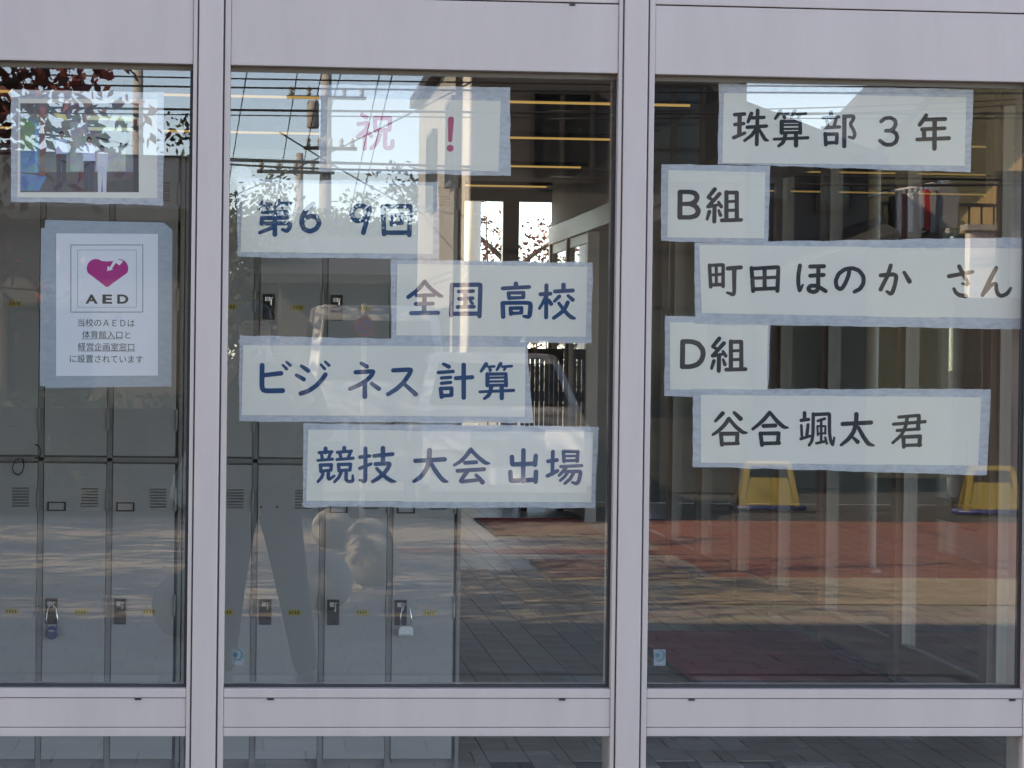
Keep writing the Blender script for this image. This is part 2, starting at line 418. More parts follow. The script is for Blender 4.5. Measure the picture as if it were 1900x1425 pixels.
for k, y in enumerate((5.2, 9.0, 13.0)):
    t = thing('round_post', (4.2, y, 0), ['slim beige post standing just inside the glass behind the doors', 'slim beige post between the two inner doors', 'slim beige post beyond the inner doors'][k], 'post')
    m = MB(); m.lathe([(.045, 0), (.045, 2.98)], (4.2, y, 0), 16); m.build('shaft', ALU, t, smooth=False)
    m = MB(); m.lathe([(.08, .001), (.08, .02), (.05, .03)], (4.2, y, 0), 16); m.build('base_collar', ALU, t)
# ---- red mats
def mat_at(y0, y1, lab):
    t = thing('door_mat', ((1.95+XD)/2, (y0+y1)/2, 0), lab, 'mat', 'red mats before the sliding doors')
    x0, x1 = 1.95, 2.88
    one('pile', MATR, t, (x0+.02, x1-.02, y0+.02, y1-.02, .0015, .012), bevel=.003)
    one('edge', MATE, t, (x0, x0+.0185, y0, y1, .0015, .008), (x1-.0185, x1, y0, y1, .0015, .008), (x0+.019, x1-.019, y0, y0+.0185, .0015, .008), (x0+.019, x1-.019, y1-.0185, y1, .0015, .008))
mat_at(6.55, 8.8, 'red floor mat closest to the window, before the first doorway')
mat_at(12.3, 13.9, 'red floor mat before the middle doorway')
mat_at(16.6, 18.9, 'red floor mat closest to the end windows')
# ---- slatted brown screen by the end windows
t = thing('slatted_screen', (2.75, 20.4, 0), 'dark brown slatted timber screen before the end windows', 'screen')
one('top_rail', WOODD, t, (2.5, 2.9, 20.36, 20.44, 1.42, 1.52)); one('bottom_rail', WOODD, t, (2.5, 2.9, 20.36, 20.44, .08, .16))
for k in range(9):
    one('slat', WOODD, t, (2.5+.0447*k, 2.5+.0447*k+.036, 20.38, 20.42, .16, 1.42))
one('foot', WOODD, t, (2.5, 2.56, 20.25, 20.55, 0, .08)); one('foot', WOODD, t, (2.84, 2.9, 20.25, 20.55, 0, .08))
# ---- terrace seen through the end windows
sheet('terrace', CONC, -9, 9, 22.3, 30, -.008)
t = thing('terrace_column', (2.3, 24.2, 0), 'round white column on the terrace beyond the end windows', 'column')
m = MB(); m.lathe([(.11, 0), (.11, 3.2)], (2.3, 24.2, 0), 20); m.build('shaft', WHITEP, t, smooth=True)
m = MB(); m.lathe([(.15, .001), (.15, .06), (.12, .08)], (2.3, 24.2, 0), 20); m.build('base', CONC, t)
t = thing('terrace_railing', (2, 26, 0), 'dark metal bar railing along the terrace', 'railing')
one('rail', DKFR, t, (-6, 8, 25.97, 26.03, 2.2, 2.24)); one('rail', DKFR, t, (-6, 8, 25.97, 26.03, .1, .14))
for k in range(70):
    x = -2.4+.11*k
    one('bar', DKFR, t, (x-.008, x+.008, 25.99, 26.01, .14, 2.2))

# ================================================================== THE WINDOW WALL
YF = -.035           # face of the mullions
WALL = thing('window_wall', (.6, 0, 0), 'pinkish beige aluminium window frame with large glass panes', 'window')
def X(px, py=712, Y=YF): return at(px, py, Y).x
def Z(py, px=950, Y=YF): return at(px, py, Y).z
m1a, m1b = X(352), X(421); m2a, m2b = X(1141), X(1208)
PIT = (m2a+m2b)/2-(m1a+m1b)/2; MW = (m2b-m2a)
cents = [(m1a+m1b)/2+PIT*k for k in range(-3, 5)]
zs0, zs1, zs2, zs3 = Z(1367), Z(1350), Z(1296), Z(1279)          # sill rail: bottom, seams, top
zt0, zt1 = Z(131), Z(1)                                         # upper transom
ZTOP = 3.26
for cx in cents:
    a, b = cx-MW/2, cx+MW/2
    p = one('mullion', ALU, WALL, (a+.011, b-.015, YF, .10, 0, ZTOP), bevel=.0025)
    one('mullion_lip', ALU, p, (a, a+.008, YF+.004, .10, 0, ZTOP), bevel=.0015)
    one('mullion_lip', ALU, p, (b-.0115, b, YF+.004, .10, 0, ZTOP), bevel=.0015)
    one('shadow_gap', ALU2, p, (a+.0085, a+.0105, YF+.007, .09, 0, ZTOP), (b-.0145, b-.012, YF+.007, .09, 0, ZTOP))
for k in range(len(cents)-1):
    a, b = cents[k]+MW/2+.0005, cents[k+1]-MW/2-.0005
    YB = YF+.008
    tr = one('transom', ALU, WALL, (a, b, YB, .09, zt0, zt1-.002), bevel=.0015)
    one('head_panel', ALU, WALL, (a, b, YB+.002, .09, zt1+.001, ZTOP), bevel=.0015)
    one('glazing_bead', BEAD, WALL, (a, b, .001, .03, zt0-.011, zt0-.0005))
    rl = one('sill_rail', ALU, WALL, (a, b, YB, .09, zs1, zs2-.0012), bevel=.001)
    one('bead', ALU, rl, (a, b, YB-.002, .09, zs2, zs3), bevel=.0015)
    one('bead', ALU, rl, (a, b, YB-.002, .09, zs0, zs1-.0012), bevel=.0015)
    one('base_rail', ALU, WALL, (a, b, YB, .09, .02, .12), bevel=.002)
    one('gasket', GASKET, WALL, (a, b, -.004, .012, zs3+.0005, zs3+.006))
    one('gasket', GASKET, WALL, (b-.006, b-.0005, -.003, .02, zs3+.0065, zt0-.0115))
    one('glass_pane', GLASS, WALL, (a+.0005, b-.0062, .0, .006, zs3+.0065, zt0-.0115))
    one('glass_pane', GLASS, WALL, (a+.0005, b-.0005, .0, .006, .1205, zs0-.0005))
    if k == 2: sl_ = (256,)
    elif k == 3: sl_ = (502, 1043)
    elif k == 4: sl_ = (1283, 1878)
    else: sl_ = ()
    for px in sl_:
        q = at(px, 1299, YB)
        one('drain_slot', SLOT, rl, (q.x-.0065, q.x+.0065, YB-.0032, YB-.0005, zs2-.0048, zs2-.0008))
q = at(1062, 8, YF+.008); one('drain_slot', SLOT, WALL, (q.x-.006, q.x+.006, YF+.006, YF+.0078, q.z-.003, q.z+.001))

# ================================================================== PAPER SIGNS
# strokes: "x,y[,width] x,y ..." in the measured detail view of each character (origin x0,y0 and scale k of the view)
CH = []
def ch(sign, x0, y0, k, w_, *strokes): CH.append((sign, x0, y0, k, w_, strokes))
def seg(a): return a.split('|')
ch(0, 650, 190, 8.636, 66, *seg("185,195 258,240|130,345 295,325 245,440 118,550|235,450 230,740|300,490 335,540|390,250 405,460|400,252 640,250 625,440|410,450 625,440|470,520 445,600 400,680 335,735|562,480 552,700 580,732 650,732 675,700 678,620"))
ch(0, 650, 190, 8.636, 66, *seg("1612,275,98 1600,605,66|1600,735,112"))
ch(1, 460, 350, 5.9375, 48, *seg("175,138,52 120,220,36|180,175 255,172,38|215,180 220,212|340,135,52 295,210,36|345,165 470,165,44|392,175 385,210,40|160,260,40 430,258 420,312|155,325 430,318|155,325 150,380|150,385 465,380 460,430 430,468 380,450,36|297,250 297,505,54|270,430 130,485,38"))
ch(1, 460, 350, 5.9375, 54, "722,165,46 645,225 602,300 590,380 620,450 690,472 755,440 788,380 760,315 690,300 625,328 597,365")
ch(1, 460, 350, 5.9375, 54, *seg("1330,225 1260,187 1190,197 1145,250 1150,320 1200,357 1270,342 1320,288 1338,225|1352,203,50 1272,485"))
ch(1, 460, 350, 5.9375, 52, *seg("1487,195 1500,500|1490,196 1780,193 1792,205 1778,510|1500,485 1780,485|1580,292,46 1585,396,46|1580,295,46 1700,290,46 1690,380,46|1585,383,44 1695,378,44"))
ch(2, 740, 510, 10.556, 82, *seg("508,130 430,230 330,330 185,435|508,140 620,270 740,360 800,405 850,418,50|350,405,72 690,395,72|505,400 495,720,92|330,570,76 665,562,76|240,750 765,740"))
ch(2, 740, 510, 10.556, 86, *seg("1040,195 1025,790|1050,200 1585,190 1600,205 1580,810|1040,762 1575,758|1175,325,72 1455,318,72|1180,470,76 1445,458,76|1150,630,76 1470,622,76|1305,325 1300,620|1405,518,58 1442,560,60"))
ch(2, 910, 510, 10.556, 78, *seg("500,172,90 500,240,90|240,265 758,237|352,355,74 370,455,80|360,352,66 650,350,74 645,440|370,455,72 650,443,66|240,555,90 250,820,88|240,550 770,545 788,600,92 770,790,92 740,828 650,808,56|395,655,82 402,762,82|395,652,72 610,648,76 605,740|400,755,70 608,745,66"))
ch(2, 910, 510, 10.556, 80, *seg("980,380 1175,368|1098,205 1090,832|1080,440 1020,560,64 960,655,60|1140,500 1190,570|1432,195,90 1432,300,90|1265,325 1615,305|1350,420,74 1255,515,60|1520,408,62 1612,488,84|1515,540,82 1450,680 1360,760 1240,845,72|1340,555,62 1440,690 1520,780 1590,835,86 1650,852,52"))
ch(3, 470, 655, 11.176, 104, *seg("183,255 178,700 205,765 270,785 610,780|220,460,92 575,420,98|612,250,52 690,330,70|690,185,52 765,255,68"))
ch(3, 470, 655, 11.176, 96, *seg("1000,270,72 1135,362,100|895,458,72 1045,545,94|985,840 1150,785 1300,680 1420,560 1495,448|1400,240,52 1478,325,68|1490,180,52 1568,255,68"))
ch(3, 630, 655, 11.176, 92, *seg("455,215,80 562,280,94|335,400 690,378 700,395 660,470 560,570 400,670 220,740,86|525,600 525,905,102|668,632,78 815,740,98"))
ch(3, 630, 655, 11.176, 94, *seg("1115,360 1465,342 1482,360 1440,450 1330,610 1180,750 1005,855,86|1350,650,84 1580,855,100"))
ch(3, 800, 655, 11.176, 76, *seg("255,228,66 368,285,88|150,405 455,382|215,518,74 405,503,70|215,628,74 405,608,70|198,738,86 217,910,90|195,737 425,730,82 420,870,88|215,890,84 425,875,76"))
ch(3, 800, 655, 11.176, 96, *seg("512,522,88 850,502,88|675,245 675,925"))
SAN = "1140,230,90 1035,378,60|1180,285,56 1310,278,54|1215,300,66 1226,362,70|1440,222,86 1362,352,54|1480,285,58 1670,272,60|1545,295,62 1512,352,52|1168,440,90 1168,670,90|1170,438,72 1550,432,72 1552,670,88|1170,513,50 1550,506,50|1170,592,50 1550,586,50|1170,672,66 1550,664,66|1010,805,62 1710,775,70|1245,690,92 1230,800 1190,880 1105,945,62|1465,690,92 1465,935,92"
ch(3, 800, 655, 11.176, 84, *seg(SAN))
ch(4, 575, 815, 11.176, 70, *seg("325,190,86 325,270,86|190,278,68 458,260,68|240,300 255,390|425,290 390,390|165,440,60 470,412,64|218,530 228,668,74|215,537,76 445,530,76 435,640|228,662,66 435,640,66|275,700,68 245,790 165,880,58|385,660,76 380,800,76 400,835,66 505,760,58"))
ch(4, 575, 815, 11.176, 70, *seg("712,180,86 712,250,86|570,272,68 862,245,66|625,300 640,380|840,270 800,370|560,422,64 895,392,68|592,522,76 605,655,74|590,522,70 842,518,76 832,640|605,650,68 832,636,66|650,680,72 600,790 510,885,62|755,650,76 748,830,76 780,875,70 875,875,76 892,850,68 888,750,50"))
ch(4, 575, 815, 11.176, 86, *seg("1152,192 1150,850 1120,880,76 1035,848,56|1040,372,80 1240,345,72|1035,605,76 1265,512,68|1515,185,98 1515,500,92|1330,345,80 1715,308,84|1360,515 1645,502,84 1655,520 1620,600 1520,730 1400,820 1300,880,72|1385,605,66 1480,705 1600,810 1690,865,92 1775,880,40"))
ch(4, 750, 815, 11.176, 96, *seg("525,230,104 520,420 470,600 380,740 300,815 200,872,70|232,448,92 840,415,96|560,500,80 640,640 740,780 820,860 895,880,48"))
ch(4, 750, 815, 11.176, 84, *seg("1380,215,96 1280,350 1170,460 1040,535,62|1390,230,84 1520,360 1680,490,92 1760,500,48|1262,490 1492,475|1105,655 1655,622|1305,670,92 1170,860 1185,880 1550,840,76|1490,745,72 1560,810,84 1622,890,104"))
ch(4, 930, 815, 11.176, 96, *seg("462,230 455,870|222,365 228,510 240,522 700,505|717,345 700,530|190,680 200,850 215,862 720,840|722,675 712,880"))
ch(4, 930, 815, 11.176, 82, *seg("1072,255 1060,720|970,458 1155,430|960,760 1165,655|1290,250,76 1302,460,76|1290,250,72 1590,250,76 1575,450|1300,352,50 1580,345,50|1300,447,62 1580,440,62|1235,565,68 1670,547,70|1340,590,76 1270,680,72 1200,750,62|1330,668,70 1640,665,76 1645,700,82 1610,870 1560,922 1470,895,50|1370,700,70 1310,780,66 1225,855,60|1500,700,76 1430,820,72 1320,915,64"))
ch(5, 1345, 190, 11.176, 80, *seg("205,255 405,240|308,260,92 300,660,92|210,460 390,438,76|185,730 410,635,72|550,230,86 480,405,66|560,320,76 810,310,74|680,165 660,870|465,515,76 860,490,76|640,560 560,680,74 410,790,66|712,560,60 790,700,80 840,775,80 898,790,40"))
def shift(s, dx, dy):
    out = []
    for st in s.split('|'):
        ps = []
        for v in st.split():
            a = v.split(','); a[0] = str(float(a[0])+dx); a[1] = str(float(a[1])+dy); ps.append(','.join(a))
        out.append(' '.join(ps))
    return '|'.join(out)
ch(5, 1345, 190, 11.176, 84, *seg(shift(SAN, 10, -42)))
ch(5, 1510, 190, 7.037, 46, *seg("225,128,54 225,200,52|125,200 325,190|168,225,44 185,310,44|290,225,44 265,310,44|110,332 335,320|150,410,52 157,552,50|150,415,48 305,412 297,530,50|160,530,50 300,522,42|400,190,58 398,572,56|390,182 525,177 512,230 482,270 482,300 520,360 538,420 518,468 458,450,34"))
ch(5, 1510, 190, 7.037, 52, *seg("880,248 930,207 1000,198 1060,230 1072,285 1040,345 1000,368 942,370|1010,368 1072,400 1092,460 1070,520 1010,555 930,550 865,500"))
ch(5, 1510, 190, 7.037, 54, *seg("1467,170 1430,230 1382,292|1460,225,50 1715,217|1415,352 1710,337,48|1440,370,58 1440,460,58|1350,485,50 1765,467|1578,230,62 1575,602,60"))
KUMI = "965,180,86 830,345,76 920,405,66|1062,278,86 825,540,78 1065,500,56|1042,448,62 1098,540,78|960,530,88 953,850,86|852,645,80 805,800,64|1045,618,54 1082,718,78|1206,240,88 1205,800,92|1205,250,80 1420,248,84 1422,800,90|1205,436,62 1420,430,62|1205,620,66 1420,612,66|1110,825,84 1510,815,80"
ch(6, 1240, 335, 11.176, 106, *seg("245,240 240,760|245,236,92 440,233,92 550,258 602,335 570,430 470,480,92 250,488,84|450,490,84 570,530 630,630 585,725 460,765,92 240,762,92"))
ch(6, 1240, 335, 11.176, 82, *seg(KUMI))
ch(8, 1240, 610, 11.176, 106, *seg("300,270 292,785|300,265,98 480,264,98 620,310 710,420 727,530 692,650 600,745 460,786,98 292,786,98"))
ch(8, 1240, 610, 11.176, 82, *seg(shift(KUMI, 93, 22)))
ch(7, 1300, 475, 11.176, 76, *seg("185,190 210,640|190,195,68 460,182 468,195 465,630|200,395,62 470,375,62|210,600,76 460,590,76|325,200,66 325,600,66|565,258,90 835,235,86|697,270,98 697,770 670,800,84 550,760,50"))
ch(7, 1300, 475, 11.176, 86, *seg("1055,250 1090,725|1060,262,78 1600,232 1612,248 1592,725|1080,460,70 1600,440,70|1090,690,80 1590,668,80|1328,250 1328,680"))
ch(7, 1470, 475, 7.917, 62, *seg("113,140 90,280 88,400 107,525,50 155,425,34|265,155 465,150|265,290 460,278|385,160 380,450 365,512 310,530 250,512 236,475 270,437 340,435 400,460 490,515"))
ch(7, 1470, 475, 7.917, 62, "840,190 830,280 780,400 740,465 705,488 655,460 636,370 680,262 770,195 880,177 980,210 1047,300 1047,400 1000,480 915,525,58")
ch(7, 1470, 475, 7.917, 62, *seg("1447,140 1400,290 1298,492|1300,285 1480,268 1522,285 1528,320 1505,440 1470,540 1440,555 1390,522,44|1645,240,50 1722,372,72"))
ch(7, 1730, 475, 11.176, 80, *seg("345,420,88 830,330,80|555,215,88 640,390 750,575 720,588,76 620,572,50|447,680,66 490,765,80 570,815,90 695,830,92"))
ch(7, 1730, 475, 11.176, 84, *seg("1322,245,84 1200,480,96 1040,810|1080,760 1200,620 1280,570,72 1322,585,78 1325,710 1370,805 1430,830 1520,800 1580,745 1625,668,64"))
ch(9, 1310, 750, 11.176, 84, *seg("345,190,92 195,350,62|585,175,72 715,300,100|475,305,92 370,450 250,560,76 145,630,64|490,320,76 620,470,84 760,585,84 845,590,42|308,620 330,840|310,612 650,608 642,800|330,822,74 668,812,70"))
ch(9, 1310, 750, 11.176, 86, *seg("1320,175 1200,320 1090,420,76 970,515,64|1340,190,76 1460,340 1610,475,86 1698,485,42|1192,450 1438,440|1130,605 1160,845|1130,608,80 1505,602 1492,800|1160,815,78 1518,805,78"))
ch(9, 1470, 750, 11.176, 70, *seg("255,180,80 255,300,80|185,335,72 340,315,72|188,440,60 200,660,60|328,425,68 302,650,72|178,720,66 370,660,60|435,200,74 432,600 410,760 350,850,62|440,215,78 755,200,76 772,215,76 772,600 800,770 840,855,62 872,690,44|530,345,60 675,300,60|600,330,56 600,770,56|520,460,46 530,640,46|520,455,46 688,455,46 682,610,46|525,612,46 690,600,46|500,810,58 680,770,56|682,690,50 716,815,54"))
ch(9, 1470, 750, 11.176, 92, *seg("1330,210,98 1325,400 1270,580 1170,720 1015,845,64|1045,410,90 1635,380,88|1370,480,76 1460,650 1580,825,94 1690,855,46|1260,690,60 1355,780,94"))
ch(9, 1610, 750, 11.176, 76, *seg("645,268,68 1055,232,72 1065,245,84 1040,510,90|535,415,70 1190,362,72|610,545,66 1070,512,66|820,280 790,450 700,640 520,800,62|740,700,88 748,888,76|740,680,76 1085,665,86 1070,850,86|750,855,72 1098,842,70"))

INK = {0: RED, 1: NAVY, 2: NAVY, 3: NAVY, 4: NAVY, 5: BLACK, 6: BLACK, 7: BLACK, 8: BLACK, 9: BLACK}
SIG = [  # outer tape corners, paper corners (photograph pixels), seams, label
 dict(o=((592, 157), (946, 162), (947, 326), (592, 319)), p=((608, 180), (929, 188), (925, 318), (605, 312)), s=[.53], l='cream paper sign with two pink red characters, topmost in the middle pane'),
 dict(o=((440, 331), (813, 337), (815, 481), (440, 477)), p=((450, 338), (804, 345), (803, 472), (446, 468)), s=[.52], l='cream paper sign with navy lettering reading 69th, under the pink lettered sign'),
 dict(o=((725, 481), (1100, 487), (1097, 637), (727, 637)), p=((737, 490), (1090, 495), (1087, 625), (735, 623)), s=[.51], l='cream paper sign with four navy characters, between the 69th sign and the katakana sign'),
 dict(o=((444, 622), (978, 635), (989, 785), (444, 782)), p=((451, 640), (975, 643), (974, 773), (448, 770)), s=[.36, .68], l='long cream paper sign with navy katakana, just above the lowest navy sign'),
 dict(o=((563, 786), (1110, 791), (1104, 943), (562, 941)), p=((572, 798), (1101, 802), (1097, 932), (568, 930)), s=[.335, .665], l='long cream paper sign with six navy characters, lowest in the middle pane'),
 dict(o=((1334, 155), (1806, 166), (1801, 320), (1332, 305)), p=((1343, 172), (1793, 181), (1790, 308), (1340, 302)), s=[.37, .56], l='cream paper sign with black lettering and a figure 3, topmost in the right pane'),
 dict(o=((1227, 305), (1429, 308), (1425, 450), (1226, 447)), p=((1240, 315), (1420, 319), (1418, 442), (1238, 440)), s=[], l='small cream paper sign with black letter B and a character'),
 dict(o=((1288, 450), (1935, 440), (1935, 612), (1290, 600)), p=((1297, 455), (1925, 462), (1925, 592), (1302, 582)), s=[.275, .5, .705], l='longest cream paper sign with black brush lettering, between the B sign and the D sign'),
 dict(o=((1234, 585), (1431, 590), (1425, 740), (1233, 735)), p=((1243, 597), (1425, 600), (1423, 725), (1243, 722)), s=[], l='small cream paper sign with black letter D and a character'),
 dict(o=((1286, 722), (1839, 722), (1831, 882), (1286, 866)), p=((1300, 732), (1821, 738), (1815, 865), (1300, 858)), s=[.335, .655], l='cream paper sign with five black characters, lowest in the right pane'),
]
YP = .0085
def lerp(a, b, t): return (a[0]+(b[0]-a[0])*t, a[1]+(b[1]-a[1])*t)
def slab(pts, y, th=.0002):
    m = MB(); m.prism([Vector((p[0], y, p[1])) for p in pts], (0, th, 0)); return m
def fxz(p, Y): q = at(p[0], p[1], Y); return (q.x, q.z)
def tape_strip(t, a, b, wa, wb, y, material=TAPE, jag=1.2):
    """strip from a to b (pixels), inner edge wa and outer edge wb to the left of the run"""
    d = Vector((b[0]-a[0], b[1]-a[1])); L = d.length; d.normalize(); n = Vector((d.y, -d.x)); N = max(6, int(L/14))
    o1, o2 = [], []; j0 = 0
    for i in range(N+1):
        c = Vector(a)+d*(L*i/N); j0 = .6*j0+rnd.uniform(-jag, jag)*.6
        q = c+n*(wb+j0); o1.append(fxz((q.x+rnd.uniform(-1, 1)*(i in (0, N)), q.y), y))
        q = c+n*(wa+rnd.uniform(-.4, .4)); o2.append(fxz((q.x, q.y), y))
    m = MB()
    for i in range(N):
        m.hexa([(o1[i][0], y, o1[i][1]), (o1[i+1][0], y, o1[i+1][1]), (o2[i+1][0], y, o2[i+1][1]), (o2[i][0], y, o2[i][1])],
               [(o1[i][0], y+.00012, o1[i][1]), (o1[i+1][0], y+.00012, o1[i+1][1]), (o2[i+1][0], y+.00012, o2[i+1][1]), (o2[i][0], y+.00012, o2[i][1])])
    bm = bmesh.new(); me = bpy.data.meshes.new('tape'); me.from_pydata(m.v, [], m.f); bm.from_mesh(me)
    bmesh.ops.remove_doubles(bm, verts=bm.verts, dist=1e-6)
    inner = [f for f in bm.faces if all(len(e.link_faces) > 2 for e in f.edges if abs(e.verts[0].co.y-e.verts[1].co.y) < 1e-6)]
    bmesh.ops.delete(bm, geom=[f for f in bm.faces if abs(f.normal.y) < .2 and any(len(e.link_faces) > 2 for e in f.edges)], context='FACES')
    bm.to_mesh(me); bm.free(); me.materials.append(material)
    return link('tape', me, t)
def gap(o, p, q, side):
    return o
def edge_strip(t, oa, ob, pa, pb, y, over=7, second=False):
    """tape between the outer line oa-ob and just inside the paper line pa-pb"""
    N = max(6, int(math.dist(oa, ob)/13)); j = 0; A, B = [], []
    d = Vector((pb[0]-pa[0], pb[1]-pa[1])).normalized(); nin = Vector((-d.y, d.x))
    for i in range(N+1):
        f = i/N; j = .55*j+rnd.uniform(-.9, .9); a = lerp(oa, ob, f); b = lerp(pa, pb, f)
        A.append(fxz((a[0]-nin.x*j, a[1]-nin.y*j), y)); B.append(fxz((b[0]+nin.x*over, b[1]+nin.y*over), y))
    m = MB(); th = .00012
    n = len(A); V = [(x, y, z) for x, z in A]+[(x, y, z) for x, z in B]+[(x, y+th, z) for x, z in A]+[(x, y+th, z) for x, z in B]
    m.v = V
    for i in range(n-1):
        m.f += [(i, i+1, n+i+1, n+i), (2*n+i, 3*n+i, 3*n+i+1, 2*n+i+1), (i, 2*n+i, 2*n+i+1, i+1), (n+i, n+i+1, 3*n+i+1, 3*n+i)]
    m.f += [(0, n, 3*n, 2*n), (n-1, 3*n-1, 4*n-1, 2*n-1)]; m.c = [None]*len(m.f)
    o = m.build('tape', TAPE, t)
    if not second:
        f0, f1 = rnd.uniform(-.01, .02), rnd.uniform(.98, 1.012); k = rnd.uniform(.25, .6)
        edge_strip(t, lerp(lerp(oa, ob, f0), lerp(pa, pb, f0), k), lerp(lerp(oa, ob, f1), lerp(pa, pb, f1), k), lerp(pa, pb, f0), lerp(pa, pb, f1), y-.00022, 1, True)
    return o
def strokes_mesh(x0, y0, k, w_, strokes, Y):
    m = MB(); lay = 0
    for st in strokes:
        P = []
        for v in st.split():
            a = [float(q) for q in v.split(',')]
            P.append((x0+a[0]/k, y0+a[1]/k, (a[2] if len(a) > 2 else w_)/k/2))
        if len(P) > 3:      # round the run of the brush through its points
            Q = []
            for i in range(len(P)-1):
                p0, p1, p2, p3 = P[max(i-1, 0)], P[i], P[i+1], P[min(i+2, len(P)-1)]
                for s_ in range(4):
                    u = s_/4
                    Q.append(tuple(.5*((2*p1[c])+(-p0[c]+p2[c])*u*.8+(2*p0[c]-5*p1[c]+4*p2[c]-p3[c])*u*u*.8+(-p0[c]+3*p1[c]-3*p2[c]+p3[c])*u**3*.8) if False else p1[c]+(p2[c]-p1[c])*u for c in range(3)))
            Q.append(P[-1])
            # soften corners slightly
            S = [Q[0]]
            for i in range(1, len(Q)-1): S.append(tuple((Q[i-1][c]+2*Q[i][c]+Q[i+1][c])/4 for c in range(3)))
            S.append(Q[-1]); P = S
        for i, (x, y, r) in enumerate(P):
            lay += 1; yy = Y-lay*2.5e-6
            m.poly([(q.x, yy, q.z) for q in (at(x+r*math.cos(a), y+r*math.sin(a), Y) for a in [2*math.pi*j/14 for j in range(14)])])
            if i+1 < len(P):
                x2, y2, r2 = P[i+1]; d = Vector((x2-x, y2-y))
                if d.length < 1e-6: continue
                d.normalize(); n = Vector((-d.y, d.x)); lay += 1; yy = Y-lay*2.5e-6
                c4 = [(x+n.x*r, y+n.y*r), (x2+n.x*r2, y2+n.y*r2), (x2-n.x*r2, y2-n.y*r2), (x-n.x*r, y-n.y*r)]
                m.poly([(q.x, yy, q.z) for q in (at(a, b, Y) for a, b in c4)])
    return m
sheets = {}
for i, S in enumerate(SIG):
    y = YP+.0016*(i % 3)+.0001*i
    O, Pp = S['o'], S['p']; q = at(Pp[3][0], Pp[3][1], y)
    t = thing('paper_sign', (q.x, y, q.z), S['l'], 'sign', 'congratulation signs taped inside the window')
    cuts = [0]+S['s']+[1]; sheets[i] = []
    for k in range(len(cuts)-1):
        a, b = cuts[k], cuts[k+1]+(.006 if k < len(cuts)-2 else 0)
        dy = rnd.uniform(-.8, .8)
        c4 = [lerp(Pp[0], Pp[1], a), lerp(Pp[0], Pp[1], b), lerp(Pp[3], Pp[2], b), lerp(Pp[3], Pp[2], a)]
        yy = y+.0003*(k % 2)
        # a slightly wavy sheet
        m = MB(); NX, NZ = 8, 5
        for g in range(NZ+1):
            for h in range(NX+1):
                pt = lerp(lerp(c4[0], c4[1], h/NX), lerp(c4[3], c4[2], h/NX), g/NZ); v = fxz((pt[0], pt[1]+dy), yy)
                m.v.append((v[0], yy+.00012*math.sin(3.1*h+1.7*g+i), v[1]))
        for g in range(NZ):
            for h in range(NX):
                e = g*(NX+1)+h; m.f.append((e, e+1, e+NX+2, e+NX+1)); m.c.append(None)
        o = m.build('sheet', PAPER, t)
        sheets[i].append((c4[0][0]-2, c4[1][0], o, yy))
    yt = y+.0007
    edge_strip(t, O[0], O[1], Pp[0], Pp[1], yt); edge_strip(t, O[2], O[3], Pp[2], Pp[3], yt+.00015)
    edge_strip(t, O[1], O[2], Pp[1], Pp[2], yt+.0003); edge_strip(t, O[3], O[0], Pp[3], Pp[0], yt+.00045)
for (sg, x0, y0, k, w_, st) in CH:
    c0 = x0+float(st[0].split()[0].split(',')[0])/k
    o = sheets[sg][-1]
    for s_ in sheets[sg]:
        if s_[0] <= c0 < s_[1]: o = s_; break
    strokes_mesh(x0, y0, k, w_, st, o[3]-.0004).build('character', INK[sg], o[2])

# ---- notice with the heart
def flat(pts, Y, mt, name, par, dy=0.):
    m = MB(); m.poly([(q.x, Y+dy, q.z) for q in (at(a, b, Y) for a, b in pts)]); return m.build(name, mt, par)
ya = .009; q = at(104, 697, ya)
aed = thing('heart_notice', (q.x, ya, q.z), 'white notice with a magenta heart and AED lettering', 'notice')
sh = slab([fxz(p, ya) for p in ((104, 433), (293, 434), (293, 697), (104, 698))], ya).build('sheet', PAPERW, aed)
def rule(a, b, wd, Y, mt, par, nm='printed_line'):
    d = Vector((b[0]-a[0], b[1]-a[1])).normalized(); n = Vector((-d.y, d.x))*wd/2
    return flat([(a[0]+n.x, a[1]+n.y), (b[0]+n.x, b[1]+n.y), (b[0]-n.x, b[1]-n.y), (a[0]-n.x, a[1]-n.y)], Y, mt, nm, par)
def frame_lines(x0, y0, x1, y1, wd, mt):
    Y = ya-.0002
    for k, (a, b) in enumerate((((x0, y0), (x1, y0)), ((x1, y0), (x1, y1)), ((x1, y1), (x0, y1)), ((x0, y1), (x0, y0)))):
        rule(a, b, wd, Y-.00001*k, mt, sh)
frame_lines(131.5, 454.5, 265, 579, 1.1, BLACK); frame_lines(144, 464, 253, 570, .9, GREYINK)
hp = []
for k in range(60):
    a = 2*math.pi*k/60; s_, c_ = math.sin(a), math.cos(a)
    hp.append((s_, c_))
